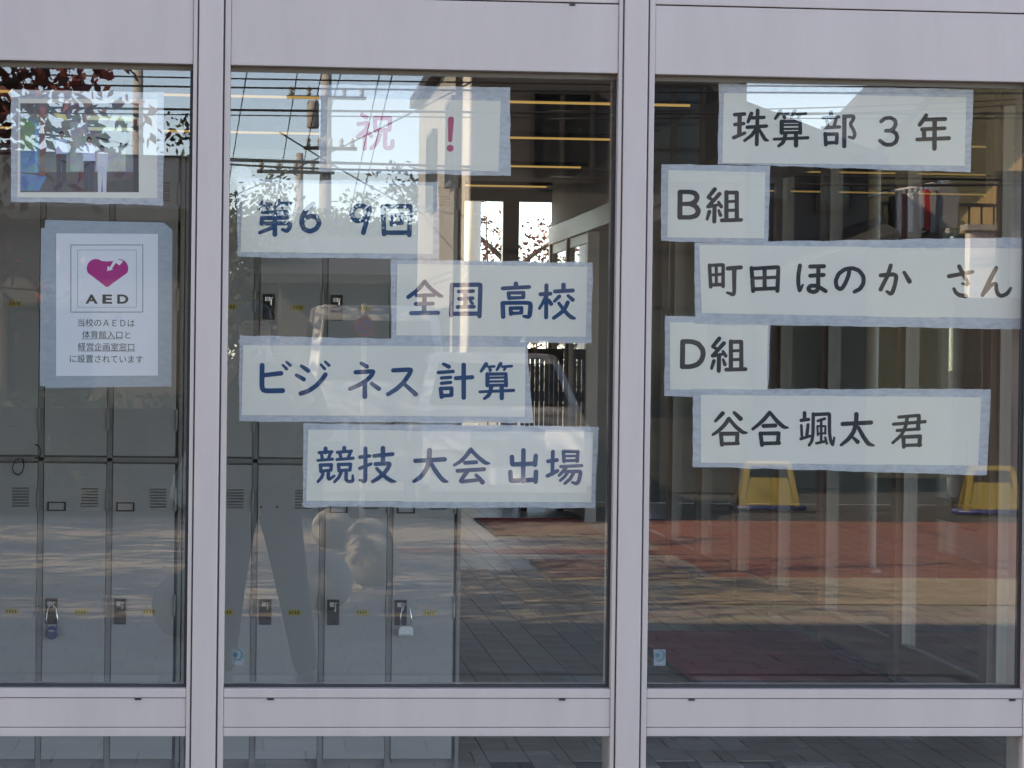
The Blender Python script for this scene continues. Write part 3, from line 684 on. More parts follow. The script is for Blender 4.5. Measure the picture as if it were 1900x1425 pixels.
# heart outline: two lobes and straight flanks to a rounded point
HP = [(198.5, 485)]
for k in range(13): a = R(125-12.5*k-0); HP.append((221-0+17*math.cos(R(128-13*k)), 498-17.5*math.sin(R(128-13*k))))
HP += [(206, 528), (202, 531.5), (198.7, 532.6), (195.4, 531.5), (191.5, 528)]
for k in range(13): HP.append((178+17*math.cos(R(208-13*k)), 498-17.5*math.sin(R(208-13*k))))
flat(HP, ya-.0003, MAGENTA, 'heart', sh)
flat([(198.5, 503), (199.8, 493), (203.5, 496.5), (213, 480), (228, 483.5), (226, 488), (221.5, 492.5), (215, 487.5), (207.5, 498.5), (210.5, 500)], ya-.0004, PAPERW, 'lightning_arrow', sh)
def px_text(body, x0, x1, yc, mt, h=None, thick=0., Y=ya-.0003):
    a, b = at(x0, yc, Y), at(x1, yc, Y); hh = None if h is None else h/895.
    return tex(body, sh, 'lettering', mt, ((a.x+b.x)/2, Y, (a.z+b.z)/2), b.x-a.x, thick, hh)
for c_, a, b in (('A', 158.5, 181.5), ('E', 190, 208), ('D', 217.5, 238)): px_text(c_, a, b, 555, BLACK, 17, .035)
px_text('当校のＡＥＤは', 144.5, 250, 599, BLACK, 14.5)
px_text('体育館入口と', 152.5, 242, 621, BLACK, 14.5)
px_text('経営企画室窓口', 144.5, 249, 643.5, BLACK, 14.5)
px_text('に設置されています', 129.5, 265, 666, BLACK, 14.5)
rule((152, 628.8), (227, 628.8), .8, ya-.0003, BLACK, sh); rule((144.5, 651.3), (250, 651.5), .8, ya-.0003, BLACK, sh)
for k, pts in enumerate((((84, 408), (304, 413), (320, 427), (319, 442), (82, 434)), ((76, 423), (103, 424), (106, 719), (74, 716)), ((290, 424), (320, 428), (318, 719), (291, 712)), ((76, 694), (316, 696), (317, 717), (85, 720)))):
    yk = ya+.0006+.0002*k
    slab([fxz(p, yk) for p in pts], yk, .00012).build('tape', TAPE2, aed)

# ---- printed photograph
yp = .0095; q = at(32, 368, yp)
pos = thing('photo_print', (q.x, yp, q.z), 'taped printout with a colour photograph of people in a hallway', 'poster')
ps = slab([fxz(p, yp) for p in ((34, 183), (292, 184), (292, 368), (32, 366))], yp).build('sheet', PAPER, pos)
Yp = yp-.0003
pm = MB(); lay_ = [0]
def ipoly(pts, c):
    lay_[0] += 1; pm.poly([(q.x, Yp-lay_[0]*4e-6, q.z) for q in (at(20+a/6.333, 160+b/6.333, Yp) for a, b in pts)], tuple(min(.9, v*1.35) for v in c))
def irect(x0, y0, x1, y1, c): ipoly([(x0, y0), (x1, y0), (x1, y1), (x0, y1)], c)
irect(112, 200, 1505, 1245, (.20, .22, .20))
irect(112, 1010, 1505, 1245, (.10, .075, .07)); ipoly([(112, 1020), (420, 1060), (330, 1230), (112, 1225)], (.09, .19, .33))
irect(112, 200, 1505, 330, (.10, .11, .11)); ipoly([(112, 330), (330, 430), (330, 1020), (112, 1010)], (.12, .24, .30))
ipoly([(115, 350), (285, 440), (285, 760), (115, 760)], (.17, .26, .14)); ipoly([(115, 760), (285, 760), (285, 900), (115, 990)], (.08, .20, .32))
irect(285, 430, 312, 1010, (.12, .34, .42)); irect(335, 250, 400, 1060, (.21, .12, .10)); irect(400, 420, 560, 1010, (.15, .17, .15))
ipoly([(500, 315), (640, 330), (670, 400), (560, 385)], (.72, .60, .24)); ipoly([(900, 345), (1440, 355), (1440, 410), (900, 395)], (.80, .66, .36)); ipoly([(900, 480), (1440, 490), (1440, 530), (910, 520)], (.75, .68, .42))
irect(700, 420, 900, 1000, (.30, .33, .31)); irect(1000, 720, 1350, 1000, (.45, .44, .36)); ipoly([(1000, 590), (1440, 690), (1440, 715), (1000, 610)], (.03, .03, .03))
irect(1440, 215, 1500, 1245, (.03, .028, .026)); ipoly([(1120, 1130), (1440, 1080), (1440, 1245), (1000, 1245)], (.06, .055, .05))
def ifig(cx, top, foot, shirt, legs):
    h = foot-top; ipoly([(cx+math.cos(k*.7)*.048*h, top+.06*h+math.sin(k*.7)*.06*h) for k in range(9)], (.02, .016, .014))
    ipoly([(cx+math.cos(k*.7)*.04*h, top+.095*h+math.sin(k*.7)*.05*h) for k in range(9)], (.30, .20, .16))
    ipoly([(cx-.11*h, top+.16*h), (cx+.11*h, top+.16*h), (cx+.12*h, top+.45*h), (cx-.11*h, top+.45*h)], shirt)
    ipoly([(cx-.10*h, top+.45*h), (cx+.10*h, top+.45*h), (cx+.085*h, foot), (cx+.01*h, foot), (cx, top+.62*h), (cx-.02*h, foot), (cx-.09*h, foot)], legs)
ifig(595, 525, 1125, (.42, .46, .58), (.045, .05, .06)); ifig(920, 590, 1230, (.52, .56, .66), (.05, .05, .065)); ifig(1075, 690, 1245, (.62, .58, .60), (.55, .52, .54))
pm.build('printed_picture', PRINT, ps, ink=True)
for k, (oa, ob, pa, pb) in enumerate((((20, 166), (304, 171), (34, 183), (292, 184)), ((303, 381), (21, 374), (292, 368), (32, 366)), ((304, 171), (303, 381), (292, 184), (292, 368)), ((21, 374), (20, 166), (32, 366), (34, 183)))):
    edge_strip(pos, oa, ob, pa, pb, yp+.0006+.00015*k)

# ---- small things on the glass
q = at(449, 326, .012)
cup = thing('suction_cup', (q.x, .0065, q.z), 'clear round suction cup on the glass beside the 69th sign', 'suction cup')
CLR = mat('clear_vinyl', (.62, .66, .70), .15)
CLR.node_tree.nodes['Principled BSDF'].inputs['Alpha'].default_value = .25
m = MB(); m.lathe([(.021, .0062), (.0215, .0075), (.017, .012), (.010, .016), (.006, .018)], (q.x, 0, q.z), 28, 'y'); m.build('cup', CLR, cup, smooth=True)
m = MB(); m.lathe([(.006, .018), (.006, .022), (.008, .023), (.008, .026), (.004, .0275)], (q.x, 0, q.z), 20, 'y'); m.build('knob', CLR, cup, smooth=True)
TEAL = mat('teal_ink', (.015, .17, .20), .5)
CLR2 = mat('clear_film', (.5, .6, .66), .3); CLR2.node_tree.nodes['Principled BSDF'].inputs['Alpha'].default_value = .12
CLR3 = mat('milky_film', (.5, .58, .64), .3); CLR3.node_tree.nodes['Principled BSDF'].inputs['Alpha'].default_value = .42
for (px, py, lab, fm) in ((441, 1218, 'small teal swirl sticker low on the middle pane by the mullion', CLR2), (1224, 1219, 'small teal swirl sticker on a milky square low on the right pane', CLR3)):
    y = .0067; q = at(px, py, y)
    t = thing('window_sticker', (q.x, y, q.z), lab, 'sticker')
    slab([fxz(p, y) for p in ((px-11, py-14), (px+11, py-14), (px+11, py+16), (px-11, py+16))], y+.0004, .0001).build('film', fm, t)
    flat([(px-4+4.6*math.cos(k*.52), py-3+4.6*math.sin(k*.52)) for k in range(12)], y, TEAL, 'dot', t)
    outer = [(px+10.5*math.cos(R(a)), py-3+10.5*math.sin(R(a))) for a in range(-95, 121, 12)]
    inner = [(px-1+(3.2+abs(a-10)/110*1.5)*1.0*math.cos(R(a)), py-3+5.0*math.sin(R(a))) for a in range(116, -96, -12)]
    mm = MB()
    for k in range(18):
        a0, a1 = R(-95+12*k), R(-83+12*k); f0 = 5.6+3.0*abs(k-9)/9; f1 = 5.6+3.0*abs(k-8)/9
        mm.poly([(v.x, y-.0001, v.z) for v in (at(px+10.5*math.cos(a0), py-3+10.5*math.sin(a0), y), at(px+10.5*math.cos(a1), py-3+10.5*math.sin(a1), y), at(px+f1*math.cos(a1), py-3+f1*math.sin(a1), y), at(px+f0*math.cos(a0), py-3+f0*math.sin(a0), y))])
    mm.build('swirl', TEAL, t)
    flat([(px-6, py+11), (px+6, py+11), (px+6, py+13.4), (px-6, py+13.4)], y, GREYINK, 'caption', t)

# ================================================================== LOCKERS
YL = CAM.y+F/572.                       # front of the locker doors
lxr = at(855, 1000, YL).x; LW = .90
zb, zl1, zu0, zu1 = at(600, 1410, YL).z, at(600, 862, YL).z, at(600, 851, YL).z, at(600, 296, YL).z
XR = [(6.2, 'cover')]
def locker(x0, lab, fancy):
    t = thing('locker_cabinet', (x0+LW/2, YL+.25, 0), lab, 'locker', 'grey lockers facing the window')
    car = one('carcass', LOCKER2, t, (x0, x0+.012, YL+.002, YL+.5, 0.05, zu1+.03), (x0+LW-.012, x0+LW, YL+.002, YL+.5, .05, zu1+.03),
        (x0+.0125, x0+LW-.0125, YL+.004, YL+.5, zu1+.004, zu1+.03), (x0+.0125, x0+LW-.0125, YL+.03, YL+.5, .05, zu1), (x0+.0125, x0+LW-.0125, YL+.004, YL+.03, zl1+.002, zu0-.002), bevel=.0015)
    one('plinth', SLOT, t, (x0+.02, x0+LW-.02, YL+.04, YL+.48, 0, .0495))
    pw = (LW-.024)/4
    for c in range(5):
        xx = x0+.012+pw*c
        if 0 < c < 4: one('post', LOCKER2, car, (xx-.0085, xx+.0085, YL+.004, YL+.029, .05, zu1+.003))
    for c in range(4):
        for tier in (0, 1):
            a, b = x0+.012+pw*c+.0105, x0+.012+pw*(c+1)-.0105
            z0, z1 = (zb, zl1) if tier == 0 else (zu0, zu1)
            d = one('door', LOCKER, t, (a, b, YL, YL+.028, z0+.003, z1-.003), bevel=.0015)
            H1 = z1-z0
            nocard = fancy and tier == 0 and c == 1
            zc = z1-.127; xc = a+.012
            if nocard:
                for dx in (.010, .062):
                    m = MB(); m.lathe([(.0035, -.0012), (.0035, .001)], (a+dx, YL, zc-.012), 10, 'y'); m.build('screw_hole', SLOT, d)
            else:
                m = MB()
                for bx in ((xc, xc+.058, zc-.0035, zc), (xc, xc+.058, zc-.029, zc-.0255), (xc, xc+.0045, zc-.0255, zc-.0035), (xc+.0535, xc+.058, zc-.0255, zc-.0035)):
                    m.box(bx[0], bx[1], YL-.004, YL-.0003, bx[2], bx[3])
                m.build('card_holder', BLKPL, d)
                one('card', LOCKER, d, (xc+.0047, xc+.0533, YL-.0012, YL-.0003, zc-.0253, zc-.0037))
            m = MB()
            for g in range(7):
                zz = z1-.082-.0094*g; m.prism([(b-.078, YL-.0005, zz), (b-.078, YL-.0052, zz-.0025), (b-.078, YL-.0005, zz-.0052)], (.052, 0, 0))
            m.build('vent', LOCKER2, d)
            zh = z1-.437
            hb = one('handle_plate', BLKPL, d, (a+.008, a+.047, YL-.005, YL-.0003, zh-.083, zh), bevel=.0012)
            v = rnd.random()
            one('latch', CHROME, d, (a+.016, a+.030, YL-.009, YL-.0052, zh-.024, zh-.009), (a+.0305, a+.041, YL-.0085, YL-.0052, zh-.0135, zh-.010), (a+.0325, a+.0365, YL-.0085, YL-.0052, zh-.030-.01*v, zh-.014), bevel=.0006)
            lb = one('number_label', LABELY, d, (b-.135+.038, b-.135+.079, YL-.001, YL-.0003, zh-.052, zh-.034))
            m = MB(); xx = b-.135+.042
            for g in range(4):
                m.quad((xx, YL-.0013, zh-.048), (xx+.002+.003*rnd.random(), YL-.0013, zh-.047), (xx+.005, YL-.0013, zh-.037-.003*rnd.random()), (xx+.002, YL-.0013, zh-.038)); xx += .0085
            m.build('number', BLKPL, lb)
            for zz in (z1-.12, z0+.13 if tier == 0 else z0+.12, z1-.46):
                m = MB(); m.lathe([(.004, 0), (.004, .07)], (b+.0028, YL-.0015, zz-.035), 8); m.build('hinge', LOCKER2, d)
    return t
locker(lxr-LW, 'grey locker cabinet whose end stands open to the hall with the white padlock', True)
locker(lxr-2*LW-.004, 'grey locker cabinet behind the heart notice, with the blue padlock', False)
def padlock(px, py, lab, round_, mt):
    q = at(px, py, YL-.02); t = thing('padlock', (q.x, YL-.02, q.z), lab, 'padlock')
    y = YL-.017
    m = MB(); top = at(px, py-52 if round_ else py-50, y).z
    w2 = .016
    m.tube([(q.x-w2, y, q.z+.012), (q.x-w2*1.1, y, q.z+.04), (q.x-w2*.8, y, top-.016), (q.x, y+.006, top), (q.x+w2*.8, y, top-.016), (q.x+w2*1.1, y, q.z+.04), (q.x+w2, y, q.z+.012)], .0021, 8)
    m.build('shackle', CHROME, t, smooth=True)
    m = MB()
    if round_: m.lathe([(.017, -.009), (.021, -.007), (.021, .007), (.017, .009)], (q.x, y, q.z-.004), 28, 'y')
    else: m.prism([Vector((q.x+a, y-.008, q.z+b)) for a, b in ((-.023, -.016), (.023, -.016), (.023, .006), (.017, .014), (-.017, .014), (-.023, .006))], (0, .016, 0))
    b = m.build('body', mt, t, bevel=.0015)
    if round_: one('dial', CHROME, b, (q.x-.011, q.x+.008, y-.0108, y-.0093, q.z+.001, q.z+.006))
    else: one('seam', GREYINK, b, (q.x-.02, q.x+.02, y-.0088, y-.0082, q.z-.013, q.z-.0115))
padlock(96, 1172, 'blue round padlock hanging on a locker latch', True, mat('blue_padlock', (.03, .065, .16), .35))
padlock(753, 1170, 'white padlock hanging on the end locker', False, mat('white_padlock', (.78, .80, .82), .4))
for (px, py, k, lab) in ((72, 838, 0, 'black cord loop poking out beside a locker hinge'), (34, 866, 1, 'black cord loop hanging down over a lower locker door')):
    q = at(px, py, YL-.01); m = MB()
    if k == 0: pth = [(q.x-.012, YL-.003, q.z+.022), (q.x, YL-.012, q.z+.019), (q.x+.007, YL-.016, q.z+.002), (q.x+.003, YL-.014, q.z-.016), (q.x-.012, YL-.003, q.z-.023)]
    else: pth = [(q.x+.012, YL-.003, q.z+.027), (q.x+.018, YL-.01, q.z+.005), (q.x+.012, YL-.012, q.z-.018), (q.x, YL-.013, q.z-.027), (q.x-.015, YL-.012, q.z-.018), (q.x-.019, YL-.01, q.z+.0), (q.x-.010, YL-.008, q.z+.02), (q.x+.004, YL-.003, q.z+.027)]
    m.tube(pth, .0021, 8); tag(m.build('cord_loop', BLKPL, None, smooth=True), lab, 'cord')

# ================================================================== OUTDOORS (seen mirrored in the glass)
def leaves(n, pts, size, seed, flatn=0.):
    r = np.random.RandomState(seed); N = len(pts)
    P = np.asarray(pts); d = r.normal(size=(N, 3)); d /= np.linalg.norm(d, axis=1)[:, None]
    e = np.cross(d, r.normal(size=(N, 3))); e /= np.linalg.norm(e, axis=1)[:, None]
    s = size*r.uniform(.6, 1.3, (N, 1))
    a = P-d*s*.5; b = P+e*s*.27+d*s*.05; c = P+d*s*.5; f = P-e*s*.27+d*s*.05
    V = np.stack([a, b, c, f], 1).reshape(-1, 3); Fc = [(4*i, 4*i+1, 4*i+2, 4*i+3) for i in range(N)]
    me = bpy.data.meshes.new('crown'); me.from_pydata(V.tolist(), [], Fc); return me
def tree(base, h, rad, leafm, n, size, seed, label, group=None, clusters=26, trunk_r=None, crown_lo=.35, lean=(0, 0), name='tree', sparse=.55):
    r = np.random.RandomState(seed); base = Vector(base); t = thing(name, base, label, 'tree', group)
    tr = trunk_r or h*.022; m = MB(); top = base+Vector((lean[0], lean[1], h*.8))
    m.tube([base+Vector((0, 0, -.05)), base.lerp(top, .25)+Vector((.04*h*.3, 0, 0)), base.lerp(top, .6), top], [tr*1.25, tr, tr*.65, tr*.2], 9)
    tips = []
    for k in range(12):
        f = .28+.6*k/12; p0 = base.lerp(top, f); a = k*2.4+r.uniform(0, 1)
        L = rad*(1.05-.5*abs(f-.5)); p1 = p0+Vector((math.cos(a)*L*.5, math.sin(a)*L*.5, L*.28)); p2 = p0+Vector((math.cos(a)*L, math.sin(a)*L, L*.42+r.uniform(-.1, .2)))
        m.tube([p0, p1, p2], [tr*.42, tr*.26, tr*.08], 6); tips += [p1, p2, p1.lerp(p2, .5)]
        for g in range(2):
            p3 = p1+Vector(r.normal(size=3)*rad*.35); m.tube([p1, p1.lerp(p3, .5)+Vector((0, 0, .05)), p3], [tr*.16, tr*.1, tr*.04], 5); tips.append(p3)
    m.build('trunk', BARK, t, smooth=True)
    pts = []; per = n//len(tips)
    for p in tips:
        cr = rad*r.uniform(.22, .42)
        g = r.normal(size=(per, 3)); g /= np.linalg.norm(g, axis=1)[:, None]; g *= (r.uniform(0, 1, (per, 1))**sparse)*cr; g[:, 2] *= .7
        pts.append(np.array(p)+g)
    me = leaves(n, np.concatenate(pts), size, seed); me.materials.append(leafm); link('crown', me, t)
    return t
# trees to the side, whose shade streaks the paving
LT = ['broad red leafed cherry tree beside the paving', 'green camphor tree at the side of the building', 'brown autumn zelkova between the cherry and the road', 'bushy green tree at the corner of the paving']
for k, (x, y, h, rd, mt, nn) in enumerate(((-6.6, -12.6, 6.2, 2.6, LEAFB, 3600), (-9.5, -5.7, 8.6, 3.2, LEAFG, 15000), (-11.5, -7.5, 8.0, 3.0, LEAFB, 3600), (-8.8, -16.5, 7.0, 2.6, LEAFG, 6000))):
    tree((x, y, 0), h, rd, mt, nn, .17, 30+k, LT[k], 'trees whose shade streaks the paving')
# the red branch mirrored behind the picture print
tree((-2.75, -10.6, 0), 5.5, 1.9, LEAFR, 4200, .085, 51, 'sparse red autumn cherry tree whose twigs cross the photo printout', sparse=.8, trunk_r=.09, name='cherry_tree')
tree((-3.9, -18.2, 0), 6.2, 2.2, LEAFR, 10000, .13, 52, 'dense dark red autumn tree behind the hedge', name='autumn_tree')
# treeline far off
for k, (px, D, top) in enumerate(((505, 48, 372), (545, 52, 365), (585, 46, 380), (625, 50, 368), (668, 47, 360), (708, 52, 372), (748, 48, 362), (325, 40, 318), (275, 44, 345))):
    b = mir(at(px, 654, D)); Zt = at(px, top, D).z
    tree((b.x, b.y, 0), Zt*1.06, Zt*.42, LEAFD if k % 3 else LEAFG, 7000, .13, 70+k, 'far off dark green tree beyond the power lines', 'far off trees beyond the power lines', name='far_tree')
# tree seen through the end windows
tree((3.05, 28.2, 0), 3.9, 1.5, LEAFR, 4500, .07, 91, 'red leafed maple beyond the terrace railing', name='maple_tree')
tree((2.1, 30.4, 0), 2.6, 1.3, LEAFB, 4500, .07, 92, 'low brown leafed tree beyond the terrace railing', name='maple_tree')
# hedge
hd = thing('clipped_hedge', (-5, -20, 0), 'long clipped green hedge along the road', 'hedge')
hx0, hx1 = -12.0, .6
r_ = np.random.RandomState(5); N = 9000
P = np.stack([r_.uniform(hx0, hx1, N), r_.uniform(-20.6, -19.7, N), r_.uniform(.1, 1.05, N)], 1)
me = leaves(N, P, .10, 6); me.materials.append(LEAFG); link('foliage', me, hd)
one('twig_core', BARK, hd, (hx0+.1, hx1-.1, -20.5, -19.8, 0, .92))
# stone balls
for k, (cx, cy, rr, lab) in enumerate(((617, 979, 39, 'small granite ball set farthest back in the ball group'), (684, 1003, 45, 'granite ball half hidden behind the ball before it'), (691, 1038, 51, 'granite ball overlapping the half hidden ball'), (599, 1077, 56, 'granite ball nearest the photographer in the ball group'), (345, 1121, 63, 'granite ball standing apart from the ball group'))):
    g = floor_at(cx, cy+rr*.98); D = g.y; s_ = F/(D-CAM.y); rad = rr/s_; p = (at(cx, cy, D).x, -D, rad-.012)
    t = thing('stone_ball', (p[0], p[1], 0), lab, 'stone ball', 'granite balls on the paving')
    bm = bmesh.new(); bmesh.ops.create_uvsphere(bm, u_segments=40, v_segments=24, radius=rad)
    for v in bm.verts: v.co += Vector(p)
    me = bpy.data.meshes.new('ball'); bm.to_mesh(me); bm.free(); me.shade_smooth(); me.materials.append(GRAN); link('ball', me, t)
    m = MB(); m.lathe([(rad*.45, -.012), (rad*.45, .02), (rad*.35, .03)], (p[0], p[1], 0), 20); m.build('base_ring', CONC, t)
# yellow stands
for k, (px, lab) in enumerate(((1424, 'yellow plastic barrier stand on blue feet before the dark house'), (1838, 'yellow plastic barrier stand on blue feet before the white wall'))):
    g = floor_at(px, 946+8*k); D = g.y; s_ = F/(D-CAM.y); cx = g.x
    t = thing('barrier_stand', (cx, -D, 0), lab, 'barrier', 'yellow barrier stands on the red paving')
    wb, wt, hh = 58/s_, 44/s_, 92/s_; y = -D
    for sgn in (-1, 1):
        o_ = [(cx-wb, .03), (cx-wb+.05, .03), (cx-wt+.045, hh-.06), (cx-wt+.075, hh-.045), (cx+wt-.075, hh-.045), (cx+wt-.045, hh-.06), (cx+wb-.05, .03), (cx+wb, .03), (cx+wt, hh-.03), (cx+wt-.03, hh), (cx-wt+.03, hh), (cx-wt, hh-.03)]
        m = MB()
        lean = .10*sgn
        pts = [Vector((a, y+lean*(1-b/hh)+.012*sgn, b)) for a, b in o_]
        m.prism(pts, (0, .02*sgn, 0)); m.build('frame', YELP, t)
        m = MB(); pn = [(cx-wb+.052, .05), (cx+wb-.052, .05), (cx+wt-.05, hh-.16), (cx-wt+.05, hh-.16)]
        m.prism([Vector((a, y+lean*(1-b/hh)+.016*sgn, b)) for a, b in pn], (0, .012*sgn, 0)); m.build('panel', YELP, t)
        m = MB(); m.tube([(cx-wb-.06, y+lean+.012*sgn, .022), (cx+wb+.06, y+lean+.012*sgn, .022)], .024, 10); m.build('foot', BLUEP, t, smooth=True)

# ---- utility poles and cables
def pole(px, D, top, lab, arms=True):
    b = mir(at(px, 654, D)); t = thing('utility_pole', (b.x, b.y, 0), lab, 'utility pole')
    m = MB(); m.lathe([(.16, -.04), (.14, top*.5), (.10, top)], (b.x, b.y, 0), 18); m.build('shaft', CONC, t, smooth=True)
    if arms:
        for z, x0, x1 in ((7.25, -.9, .9), (6.1, -.5, .7), (5.55, -1.55, .2)):
            a = one('cross_arm', DKFR, t, (b.x+x0, b.x+x1, b.y+.13, b.y+.21, z-.04, z+.04))
            for k in range(5):
                m = MB(); m.lathe([(.03, 0), (.06, .04), (.03, .08), (.06, .12), (.02, .20)], (b.x+x0+.1+(x1-x0-.2)*k/4, b.y+.17, z+.04), 10); m.build('insulator', CONC, a, smooth=True)
        m = MB(); m.lathe([(.12, 6.55), (.14, 6.6), (.14, 7.1), (.11, 7.18)], (b.x-.30, b.y+.1, 0), 18); m.build('transformer', CONC, t, smooth=True)
        for k in range(6):
            one('step_bolt', DKFR, t, (b.x+.1, b.x+.30, b.y-.01, b.y+.01, 1.9+.6*k, 1.92+.6*k))
    return b
pA = pole(600, 58, 9.6, 'concrete utility pole with transformer can and cross arms')
pole(552, 75, 7.2, 'slim concrete utility pole farther off, without transformer', False)
pole(251, 56, 8.2, 'concrete utility pole beside the red autumn trees', False)
def cable(p, q_, sag, rad, lab='black overhead cable strung level along the street', grp='cables strung level along the street'):
    p, q_ = Vector(p), Vector(q_); N = 14
    path = [p.lerp(q_, i/N)-Vector((0, 0, sag*4*(i/N)*(1-i/N))) for i in range(N+1)]
    m = MB(); m.tube(path, rad*.62, 6); tag(m.build('overhead_cable', CABLE, None, smooth=True), lab, 'cable', grp)
def wire(a, b, Da, Db, rad=.014, ext=.0, sag=.0, **kw):
    p, q_ = mir(at(*a, Da)), mir(at(*b, Db)); d = q_-p
    cable(p-d*ext, q_+d*ext, sag, rad, **kw)
for (a, b, Da, Db, rd) in (((0, 150, ), (1900, 168), 22, 22, .016), ((0, 193), (1900, 205), 21.5, 21.5, .020), ((0, 203), (1900, 214), 21.6, 21.6, .010), ((0, 275), (1900, 330), 22.5, 22.5, .022), ((0, 282), (1900, 322), 22.5, 22.5, .010),
        ((430, 300), (860, 310), 22.2, 22.2, .018), ((0, 132), (1900, 158), 23, 23, .014), ((430, 360), (760, 205), 30, 18, .010), ((600, 290), (800, 400), 22, 34, .012), ((1200, 330), (1900, 337), 21, 21, .022), ((1200, 200), (1900, 178), 20, 20, .010), ((1200, 214), (1900, 188), 20, 20, .010)):
    wire(a, b, Da, Db, rd, .25, .05)
for (a, b) in (((462, 110), (395, 520)), ((556, 110), (505, 420)), ((602, 110), (540, 420)), ((706, 130), (640, 440)), ((730, 130), (655, 440)), ((640, 110), (600, 250))):
    wire(a, b, 13, 33, .007, .25, lab='thin black cable slanting overhead from the paving to the far trees', grp='thin cables slanting overhead')

# ---- houses
def window_unit(par, axis, c, a0, a1, z0, z1, s, frame=WHITEP, mull=1):
    """axis 'y': on a wall of plane y=c facing +s ; axis 'x': on a plane x=c"""
    def bx(u0, u1, d0, d1, z0_, z1_):
        lo, hi = sorted((c+s*d0, c+s*d1))
        return (u0, u1, lo, hi, z0_, z1_) if axis == 'y' else (lo, hi, u0, u1, z0_, z1_)
    fw = .05; bars = [bx(a0, a1, .002, .06, z0, z0+fw), bx(a0, a1, .002, .06, z1-fw, z1), bx(a0, a0+fw, .002, .06, z0+fw, z1-fw), bx(a1-fw, a1, .002, .06, z0+fw, z1-fw)]
    for k in range(mull):
        u = a0+(a1-a0)*(k+1)/(mull+1); bars.append(bx(u-fw/2, u+fw/2, .002, .055, z0+fw, z1-fw))
    f = one('window', frame, par, *bars)
    one('pane', CARG, f, bx(a0+fw, a1-fw, .003, .02, z0+fw, z1-fw))
    return f
def wallmat(name, c, band=None):
    m = mat(name, c, .85, vary=(1.5, .08))
    if band:
        t = m.node_tree; wv = t.nodes.new('ShaderNodeTexWave'); wv.bands_direction = 'Z'; wv.inputs['Scale'].default_value = band; wv.wave_profile = 'SAW'
        tc = t.nodes.new('ShaderNodeTexCoord'); bp = t.nodes.new('ShaderNodeBump'); bp.inputs['Strength'].default_value = .6; bp.inputs['Distance'].default_value = .02
        t.links.new(tc.outputs['Object'], wv.inputs['Vector']); t.links.new(wv.outputs['Fac'], bp.inputs['Height']); t.links.new(bp.outputs[0], t.nodes['Principled BSDF'].inputs['Normal'])
    return m
def gable(par, x0, x1, y0, y1, ze, zr, mt, eave=.4, along='y', wallm=None):
    """roof with its ridge along the given axis, slabs 0.12 thick; plus gable triangles"""
    if along == 'y':
        xm = (x0+x1)/2; k = (zr-ze)/(xm-x0); zo = ze-eave*k
        for (xa, xb) in ((x0-eave, xm), (x1+eave, xm)):
            m = MB(); m.hexa([(xa, y0-eave, zo), (xb, y0-eave, zr), (xb, y1+eave, zr), (xa, y1+eave, zo)], [(xa, y0-eave, zo+.14), (xb, y0-eave, zr+.14), (xb, y1+eave, zr+.14), (xa, y1+eave, zo+.14)]); m.build('roof_slope', mt, par)
        for y in (y0, y1):
            m = MB(); m.prism([Vector((x0+.01, y, ze)), Vector((x1-.01, y, ze)), Vector((xm, y, zr-.02))], (0, .1 if y == y0 else -.1, 0)); m.build('gable_end', wallm, par)
    else:
        ym = (y0+y1)/2; k = (zr-ze)/(ym-y0); zo = ze-eave*k
        for (ya_, yb_) in ((y0-eave, ym), (y1+eave, ym)):
            m = MB(); m.hexa([(x0-eave, ya_, zo), (x0-eave, yb_, zr), (x1+eave, yb_, zr), (x1+eave, ya_, zo)], [(x0-eave, ya_, zo+.14), (x0-eave, yb_, zr+.14), (x1+eave, yb_, zr+.14), (x1+eave, ya_, zo+.14)]); m.build('roof_slope', mt, par)
        for x in (x0, x1):
            m = MB(); m.prism([Vector((x, y0+.01, ze)), Vector((x, y1-.01, ze)), Vector((x, ym, zr-.02))], (.1 if x == x0 else -.1, 0, 0)); m.build('gable_end', wallm, par)
ROOFT = mat('dark_roof_tile', (.045, .047, .052), .6, vary=(5, .3), bump=(14, .6, .03))
# house with its pale flank and dark front (middle pane)
WA = wallmat('dark_siding', (.10, .095, .092), 6); WB = wallmat('white_render', (.74, .71, .64)); WC = wallmat('tan_render', (.66, .46, .22)); WD = wallmat('grey_siding', (.16, .155, .15), 7); WE = wallmat('brown_render', (.10, .095, .088)); WG = wallmat('shaded_flank_render', (.36, .345, .32)); WF = wallmat('white_block', (.78, .76, .72), 5)
hA = thing('town_house', (4.2, -26, 0), 'two storey house with dark siding front and pale rendered flank', 'house')
xa = mir(at(868, 500, 24.0)).x
one('front_wall', WA, hA, (xa+.02, 5.25, -24.5, -24.0, 0, 4.9)); one('sunlit_flank', WB, hA, (xa, xa+.3, -25.3, -24.02, 0, 4.88)); one('side_wall', WG, hA, (xa+.01, xa+.3, -33.5, -25.305, 0, 4.88)); one('rear_wall', WB, hA, (xa+.31, 5.25, -33.5, -33.2, 0, 4.88)); one('side_wall', WA, hA, (4.95, 5.25, -33.19, -24.51, 0, 4.88))  # sun and shade put into the flank colours: white corner, grey behind
one('flat_roof', ROOFT, hA, (xa-.12, 5.27, -33.6, -23.85, 4.91, 5.05))
for (a, b, c, d) in ((2.9, 3.6, 3.3, 4.3), (4.1, 4.8, 3.3, 4.4), (2.6, 3.4, .6, 2.1), (3.9, 4.9, .9, 2.0)): window_unit(hA, 'y', -24.0, a, b, c, d, 1, DKFR)
for (a, b, c, d) in ((-27.0, -25.9, 3.4, 4.4), (-30.7, -29.4, 3.3, 4.3), (-28.0, -26.8, .9, 2.0)): window_unit(hA, 'x', xa, a, b, c, d, -1, DKFR)
one('downpipe', DKFR, hA, (xa-.08, xa-.01, -25.1, -25.02, 0, 4.8))
